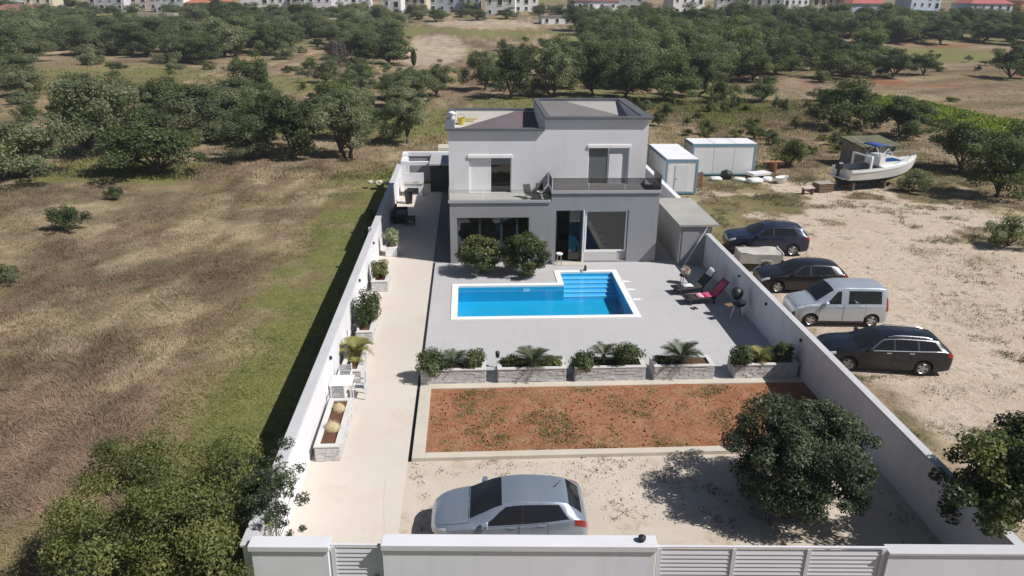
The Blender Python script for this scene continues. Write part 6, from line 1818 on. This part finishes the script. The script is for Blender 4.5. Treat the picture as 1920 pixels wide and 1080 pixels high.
# ------------------------------------------------------------------ far houses
WC = {'white': pbr("far_white", (.74, .74, .73), .85, .08, .3, 6, .05), 'cream': pbr("far_cream", (.64, .56, .42), .85, .08, .3, 6, .05), 'lilac': pbr("far_lilac", (.62, .58, .64), .85, .08, .3, 6, .05),
      'pink': pbr("far_pink", (.60, .48, .46), .85, .08, .3, 6, .05), 'pale blue': pbr("far_blue", (.50, .58, .70), .85, .08, .3, 6, .05), 'grey': pbr("far_grey", (.44, .44, .45), .85, .08, .3, 6, .05), 'orange': pbr("far_orange", (.56, .28, .16), .85, .08, .3, 6, .05)}
WINM = pbr("far_window", (.035, .04, .05), .15, .2, 1, 10, 0)
def far_house(x, y, w, h, d, wc, rc, flat, lab, nwin=4, rows=2, seed=0, porch=False):
    g = random.Random(seed)
    x *= .94; y *= .94
    z = terr1(x, y) - .3
    r = empty("house", (x, y, z), g.uniform(-.18, .18), lab, "house", "far houses along the skyline of the town")
    boxo("wall", WC[wc], -w / 2, w / 2, 0, d, 0, h, r)
    if flat:
        boxo("roof", rc, -w / 2 - .25, w / 2 + .25, -.25, d + .25, h, h + .3, r)
    else:
        b = MB(); o = .5; rh = min(w, d) * .26
        A = [(-w / 2 - o, -o, h), (w / 2 + o, -o, h), (w / 2 + o, d + o, h), (-w / 2 - o, d + o, h)]
        rr = max(0.3, (w - d) / 2); B = [(-rr, d / 2, h + rh), (rr, d / 2, h + rh)]
        v = [b.bm.verts.new(p) for p in A + B]
        for f in ((0, 1, 5, 4), (2, 3, 4, 5), (1, 2, 5), (3, 0, 4), (3, 2, 1, 0)): b.bm.faces.new([v[q] for q in f])
        ro = b.build("roof", rc, r)
        cx = w * g.uniform(-.2, .2)
        boxo("chimney", WC[wc], cx - .3, cx + .3, d * .62, d * .62 + .6, h + rh * .3, h + rh + .7, ro)
    for k_ in range(rows):
        z0 = .9 + k_ * (h / rows)
        for i in range(nwin):
            cx = -w / 2 + w * (i + .5) / nwin
            big = g.random() < .3
            ww, hh_ = (.75, 1.9) if big else (.5, 1.2)
            zb = z0 - (.7 if big else 0)
            f = MB()
            f.box(cx - ww - .08, cx - ww, -.08, -.002, zb, zb + hh_); f.box(cx + ww, cx + ww + .08, -.08, -.002, zb, zb + hh_); f.box(cx - ww - .08, cx + ww + .08, -.08, -.002, zb + hh_, zb + hh_ + .1); f.box(cx - ww - .12, cx + ww + .12, -.14, -.002, zb - .08, zb)
            fo = f.build("window", FRAMEW, r)
            boxo("pane", WINM, cx - ww, cx + ww, -.03, -.004, zb, zb + hh_, fo)
    if porch:
        boxo("balcony", WC['white'], -w * .1, w * .45, -1.6, -.1, h * .48, h * .48 + .9, r)
        for px_ in (-w * .08, w * .43): boxo("column", WC['white'], px_ - .15, px_ + .15, -1.5, -1.2, 0, h * .48, r)
    return r
for i, (x, y, w, h, d, wc, rc, fl_, nw, rows, lb) in enumerate(FH):
    far_house(x, y, w, h, d, wc, rc, fl_, lb, nw, rows, 500 + i, porch=(i == 18))
# shacks in the grove
pv = empty("pavilion", (-37.5, 224, terr1(0, 224)), 0, "small open pavilion with pale roof edge in the upper left grove", "pavilion")
boxo("roof", KERBM, -3.2, 3.2, -1.5, 1.5, 3.4, 3.8, pv)
for sx in (-2.8, 2.8):
    for sy in (-1.3, 1.3): boxo("post", WOODB, sx - .12, sx + .12, sy - .12, sy + .12, 0, 3.4, pv)
label(boxo("greenhouse_roof", pbr("far_shed_roof", (.40, .36, .30), .8, .2, 1, 10, .1), -101, -89, 250, 254, terr1(0, 252) - .1, terr1(0, 252) + 2.6), "long low grey-brown shed in a clearing of the upper left grove", "shed")
cv = empty("parked_car", (166, 236, terr1(0, 236)), .1, "distant pale car by the pasture at the far right", "car")
MB().prism([(-2.1, .25), (-2.1, .8), (-1.1, .95), (-.5, 1.42), (1.0, 1.42), (1.9, 1.0), (2.1, .9), (2.1, .25)], -.85, .85).build("body", HW, cv)
for sx in (-1.3, 1.3): MB().lathe([(.32, -.9), (.32, .9)], 12, 'Y').build("wheel", RUBBER, cv, loc=(sx, 0, .32))

# ------------------------------------------------------------------ grass, weeds, pebbles
GRASS = attr_mat("grass_blades", .85, .25)
def grass_mesh(name, X, Y, Z, hgt, colr, blades, lean, lab, wid=.012, seed=0, spread=.10, dirs=None):
    g = np.random.default_rng(seed)
    n = len(X)
    R = np.repeat(np.arange(n), blades); m_ = len(R)
    bx_ = X[R] + g.normal(0, spread, m_); by_ = Y[R] + g.normal(0, spread, m_); bz_ = Z[R] - .02
    a = g.random(m_) * 6.283
    h = hgt[R] * g.uniform(.55, 1.25, m_)
    L = lean[R] if np.ndim(lean) else lean
    dx = np.cos(a) * .5; dy = np.sin(a) * .5
    if dirs is not None: dx = dx + np.cos(dirs[R]) * .45; dy = dy + np.sin(dirs[R]) * .45
    tx = bx_ + dx * L * h; ty_ = by_ + dy * L * h; tz = bz_ + h * np.sqrt(np.clip(1 - (.5 * L) ** 2, .2, 1))
    w = wid * (1 + h) * g.uniform(.7, 1.4, m_)
    px_, py_ = -np.sin(a) * w, np.cos(a) * w
    V = np.stack([np.stack([bx_ - px_, by_ - py_, bz_], 1), np.stack([bx_ + px_, by_ + py_, bz_], 1), np.stack([tx, ty_, tz], 1)], 1).reshape(-1, 3)
    c = colr[R] * g.uniform(.7, 1.25, (m_, 1)); C = np.repeat(c, 3, 0)
    F = np.arange(m_ * 3).reshape(m_, 3)
    o = link_mesh(name, mesh_np(name, V, F, GRASS, attrs={'col': np.clip(C, 0, 1)}))
    label(o, lab, kind='stuff')

def ground_z(x, y):
    und = (fbm(x, y, 7, 11, 3) - .5) * .35 + (fbm(x, y, 60, 13, 2) - .5) * 1.2 * sstep(y, 90, 140)
    away = np.maximum(np.maximum(YX0 - .3 - x, x - YX1 - .2), np.maximum(YY0 - 1.2 - y, y - 60))
    fade = sstep(away, 0, 4) * (1 - .8 * ((x > 12) & (x < 34) & (y < 62)))
    return terr(x, y) + und * fade - .01 + drop(x, y)

def field():
    g = np.random.default_rng(77)
    n = 70000
    Y = 9 + (66 - 9) * g.random(n) ** 1.35
    X = -5.45 - g.random(n) * (8 + .62 * Y)
    k_ = (X < -5.5); X, Y = X[k_], Y[k_]
    gv, gr, rd, n3 = zones(X, Y)
    m1 = fbm(X, Y, 3.2, 31); m2 = fbm(X, Y, 9, 33)
    dry = field_col(X, Y)
    dry = np.where((g.random(len(X)) < .12)[:, None], dry * 1.3, dry)
    grn = np.array([.15, .165, .05]) * (.7 + .7 * m1[:, None])
    f = np.clip(gr[:, None] * 1.15 + (g.random((len(X), 1)) - .5) * .5, 0, 1)
    col = dry * (1 - f) + grn * f
    hgt = .07 + .26 * m2 * fbm(X, Y, 2.2, 38) * 1.7 + .08 * (m1 - .5); hgt = hgt * (1 - .45 * np.clip(gr, 0, 1))
    yg = (np.clip(gr, 0, 1) * sstep(fbm(X, Y, 1.8, 89, 4), .40, .58))[:, None]
    col = col * (1 - .75 * yg) + np.array([.29, .275, .09]) * .75 * yg
    dirs = fbm(X, Y, 2.5, 35, 4) * 16 + g.normal(size=len(X)) * .9
    grass_mesh("dry_grass", X, Y, ground_z(X, Y), hgt, col, 5, np.full(len(X), 1.25), "matted dry straw grass and green growth covering the field on the left", .013, 5, .14, dirs)
field()
def back_grass():
    g = np.random.default_rng(78)
    n = 34000
    Y = 60 + 95 * g.random(n) ** 1.5; X = (-.62 + 1.45 * g.random(n)) * Y
    Y = np.concatenate([Y, 59 + 48 * g.random(26000)]); X = np.concatenate([X, 10 + 40 * g.random(26000)]); n = len(X)
    gv, gr, rd, n3 = zones(X, Y)
    k_ = (gr + .45 * g.random(n)) > .30; X, Y, gr = X[k_], Y[k_], gr[k_]
    m1 = fbm(X, Y, 4, 36); gr = gr * (.55 + .5 * fbm(X, Y, 3, 37))
    col = np.array([.26, .21, .12]) * (1 - np.clip(gr, 0, 1))[:, None] + np.array([.115, .14, .035]) * np.clip(gr, 0, 1)[:, None]
    grass_mesh("rough_grass", X, Y, ground_z(X, Y), (.12 + .38 * m1) * np.where(X > 18, .7, 1), col * (.8 + .6 * m1[:, None]), 4, np.full(len(X), .9), "rough tufted grass over the land behind the house", .03, 6, .3)
back_grass()
def lot_weeds():
    g = np.random.default_rng(79)
    n = 90000
    Y = 12 + 52 * g.random(n); X = 12.85 + g.random(n) * (8 + .42 * Y)
    gv, gr, rd, n3 = zones(X, Y)
    dens = np.clip((1 - gv) * .9, 0, 1) * sstep(fbm(X, Y, 1.6, 51, 4), .42, .62) + .55 * sstep(fbm(X, Y, 1.5, 52, 3), .64, .74) * (vnoise(X, Y, 9, 5) > .35)
    k_ = g.random(n) < dens * .75
    for (cx, cy_, rx, ry) in ((16.2, 26.1, 2.3, .9), (16.2, 30.5, 2.0, .85), (16.3, 34.5, 2.1, .85), (16.7, 40.3, 2.2, .9)):
        k_ &= ~((np.abs(X - cx) < rx) & (np.abs(Y - cy_) < ry))
    k_ &= ~((X > 14.1) & (X < 16.6) & (Y > 53.2) & (Y < 59.3)) & ~((X > 17.7) & (X < 23) & (Y > 59.2) & (Y < 61.8))
    X, Y, gr = X[k_], Y[k_], gr[k_]
    m1 = fbm(X, Y, 2.5, 53); m2 = g.random(len(X))
    col = np.where((m2 < .45)[:, None], np.array([.17, .18, .075]), np.where((m2 < .75)[:, None], np.array([.15, .125, .075]), np.array([.30, .24, .15])))
    grass_mesh("weeds", X, Y, ground_z(X, Y), .05 + .28 * m1 * m1 * 1.6, col, 6, np.full(len(X), 1.3), "thin weeds and dry tufts scattered over the gravel lot", .014, 7, .10)
lot_weeds()
def bed_weeds():
    g = np.random.default_rng(80)
    n = 14000
    X = -1.4 + 13.8 * g.random(n); Y = 20.5 + 4.1 * g.random(n)
    d = sstep(fbm(X, Y, 1.3, 61, 4) + .07 * (1 - sstep(X, 2, 7)) + .06 * (1 - sstep(Y, 20.5, 22.5)), .53, .63)
    k_ = g.random(n) < d * .5 + .015; X, Y = X[k_], Y[k_]
    col = np.where((g.random(len(X)) < .7)[:, None], np.array([.16, .18, .065]), np.array([.30, .24, .13]))
    grass_mesh("weeds", X, Y, np.full(len(X), .04), .04 + .07 * g.random(len(X)), col, 5, np.full(len(X), 1.4), "sparse green weeds growing in the red soil bed", .013, 8, .07)
    n = 5000
    X = -1.9 + 14.2 * g.random(n); Y = 14.5 + 5.6 * g.random(n)
    d = sstep(fbm(X, Y, 1.0, 65, 4) + .12 * sstep(Y, 18.6, 20), .58, .68)
    k_ = (g.random(n) < d * .7) & ~((np.abs(X - .9) < 2.1) & (np.abs(Y - 16.6) < .95)); X, Y = X[k_], Y[k_]
    col = np.where((g.random(len(X)) < .5)[:, None], np.array([.13, .12, .06]), np.array([.16, .10, .06]))
    grass_mesh("weeds", X, Y, np.full(len(X), .012), .04 + .10 * g.random(len(X)), col, 6, np.full(len(X), 1.5), "small brown weeds dotted over the gravel forecourt", .014, 9, .06)
bed_weeds()
def pebbles():
    g = np.random.default_rng(81)
    base = np.array([(1, 0, 0), (-.9, .1, 0), (.1, 1, 0), (0, -.9, .05), (.05, 0, .8), (0, .05, -.7)]); tri = np.array([(0, 2, 4), (2, 1, 4), (1, 3, 4), (3, 0, 4), (2, 0, 5), (1, 2, 5), (3, 1, 5), (0, 3, 5)])
    def mk(name, X, Y, Z, S, C, lab):
        n = len(X); a = g.random(n) * 6.283; ca, sa = np.cos(a), np.sin(a)
        B = base[None] * g.uniform(.6, 1.3, (n, 6, 1)) * S[:, None, None]
        x = B[..., 0] * ca[:, None] - B[..., 1] * sa[:, None] + X[:, None]; y = B[..., 0] * sa[:, None] + B[..., 1] * ca[:, None] + Y[:, None]; z = B[..., 2] * .7 + Z[:, None]
        V = np.stack([x, y, z], -1).reshape(-1, 3); F = (tri[None] + (np.arange(n) * 6)[:, None, None]).reshape(-1, 3)
        label(link_mesh(name, mesh_np(name, V, F, attr_mat(name, .9, 0), attrs={'col': np.repeat(C, 6, 0)})), lab, kind='stuff')
    n = 5200; X = -1.95 + 14.4 * g.random(n); Y = 14.3 + 5.7 * g.random(n)
    k_ = (fbm(X, Y, 1.4, 71, 3) + .12 * sstep(Y, 18.4, 19.8) > .50); X, Y = X[k_], Y[k_]
    mk("gravel", X, Y, np.full(len(X), .015), .012 + .03 * g.random(len(X)) ** 2, np.where((g.random(len(X)) < .6)[:, None], np.array([.60, .56, .50]), np.array([.30, .24, .19])) * g.uniform(.75, 1.15, (len(X), 1)), "loose pale stones on the gravel forecourt")
    n = 9000; Y = 12 + 48 * g.random(n); X = 12.9 + g.random(n) * (8 + .42 * Y)
    gv = zones(X, Y)[0]; k_ = gv > .3; X, Y = X[k_], Y[k_]
    mk("gravel", X, Y, ground_z(X, Y), .015 + .05 * g.random(len(X)) ** 3, np.where((g.random(len(X)) < .55)[:, None], np.array([.58, .51, .43]), np.array([.26, .20, .15])) * g.uniform(.75, 1.15, (len(X), 1)), "loose stones on the pale gravel lot")
    n = 1800; X = -1.4 + 13.8 * g.random(n); Y = 20.5 + 4.1 * g.random(n)
    mk("clods", X, Y, np.full(n, .05), .015 + .05 * g.random(n) ** 3, np.array([.34, .14, .07]) * g.uniform(.6, 1.4, (n, 1)), "clods of red earth in the soil bed")
pebbles()


# ------------------------------------------------------------------ air
mh, nt, b = new_mat("haze_air")
nt.nodes.remove(b)
pv_ = nt.nodes.new("ShaderNodeVolumePrincipled")
pv_.inputs['Color'].default_value = (.80, .86, .95, 1)
pv_.inputs['Density'].default_value = .0003
nt.links.new(pv_.outputs[0], nt.nodes["Material Output"].inputs['Volume'])
label(MB().box(-1560, 1560, -420, 3060, -2.5, 64).build("haze", mh), "thin summer haze over the land", kind='stuff')
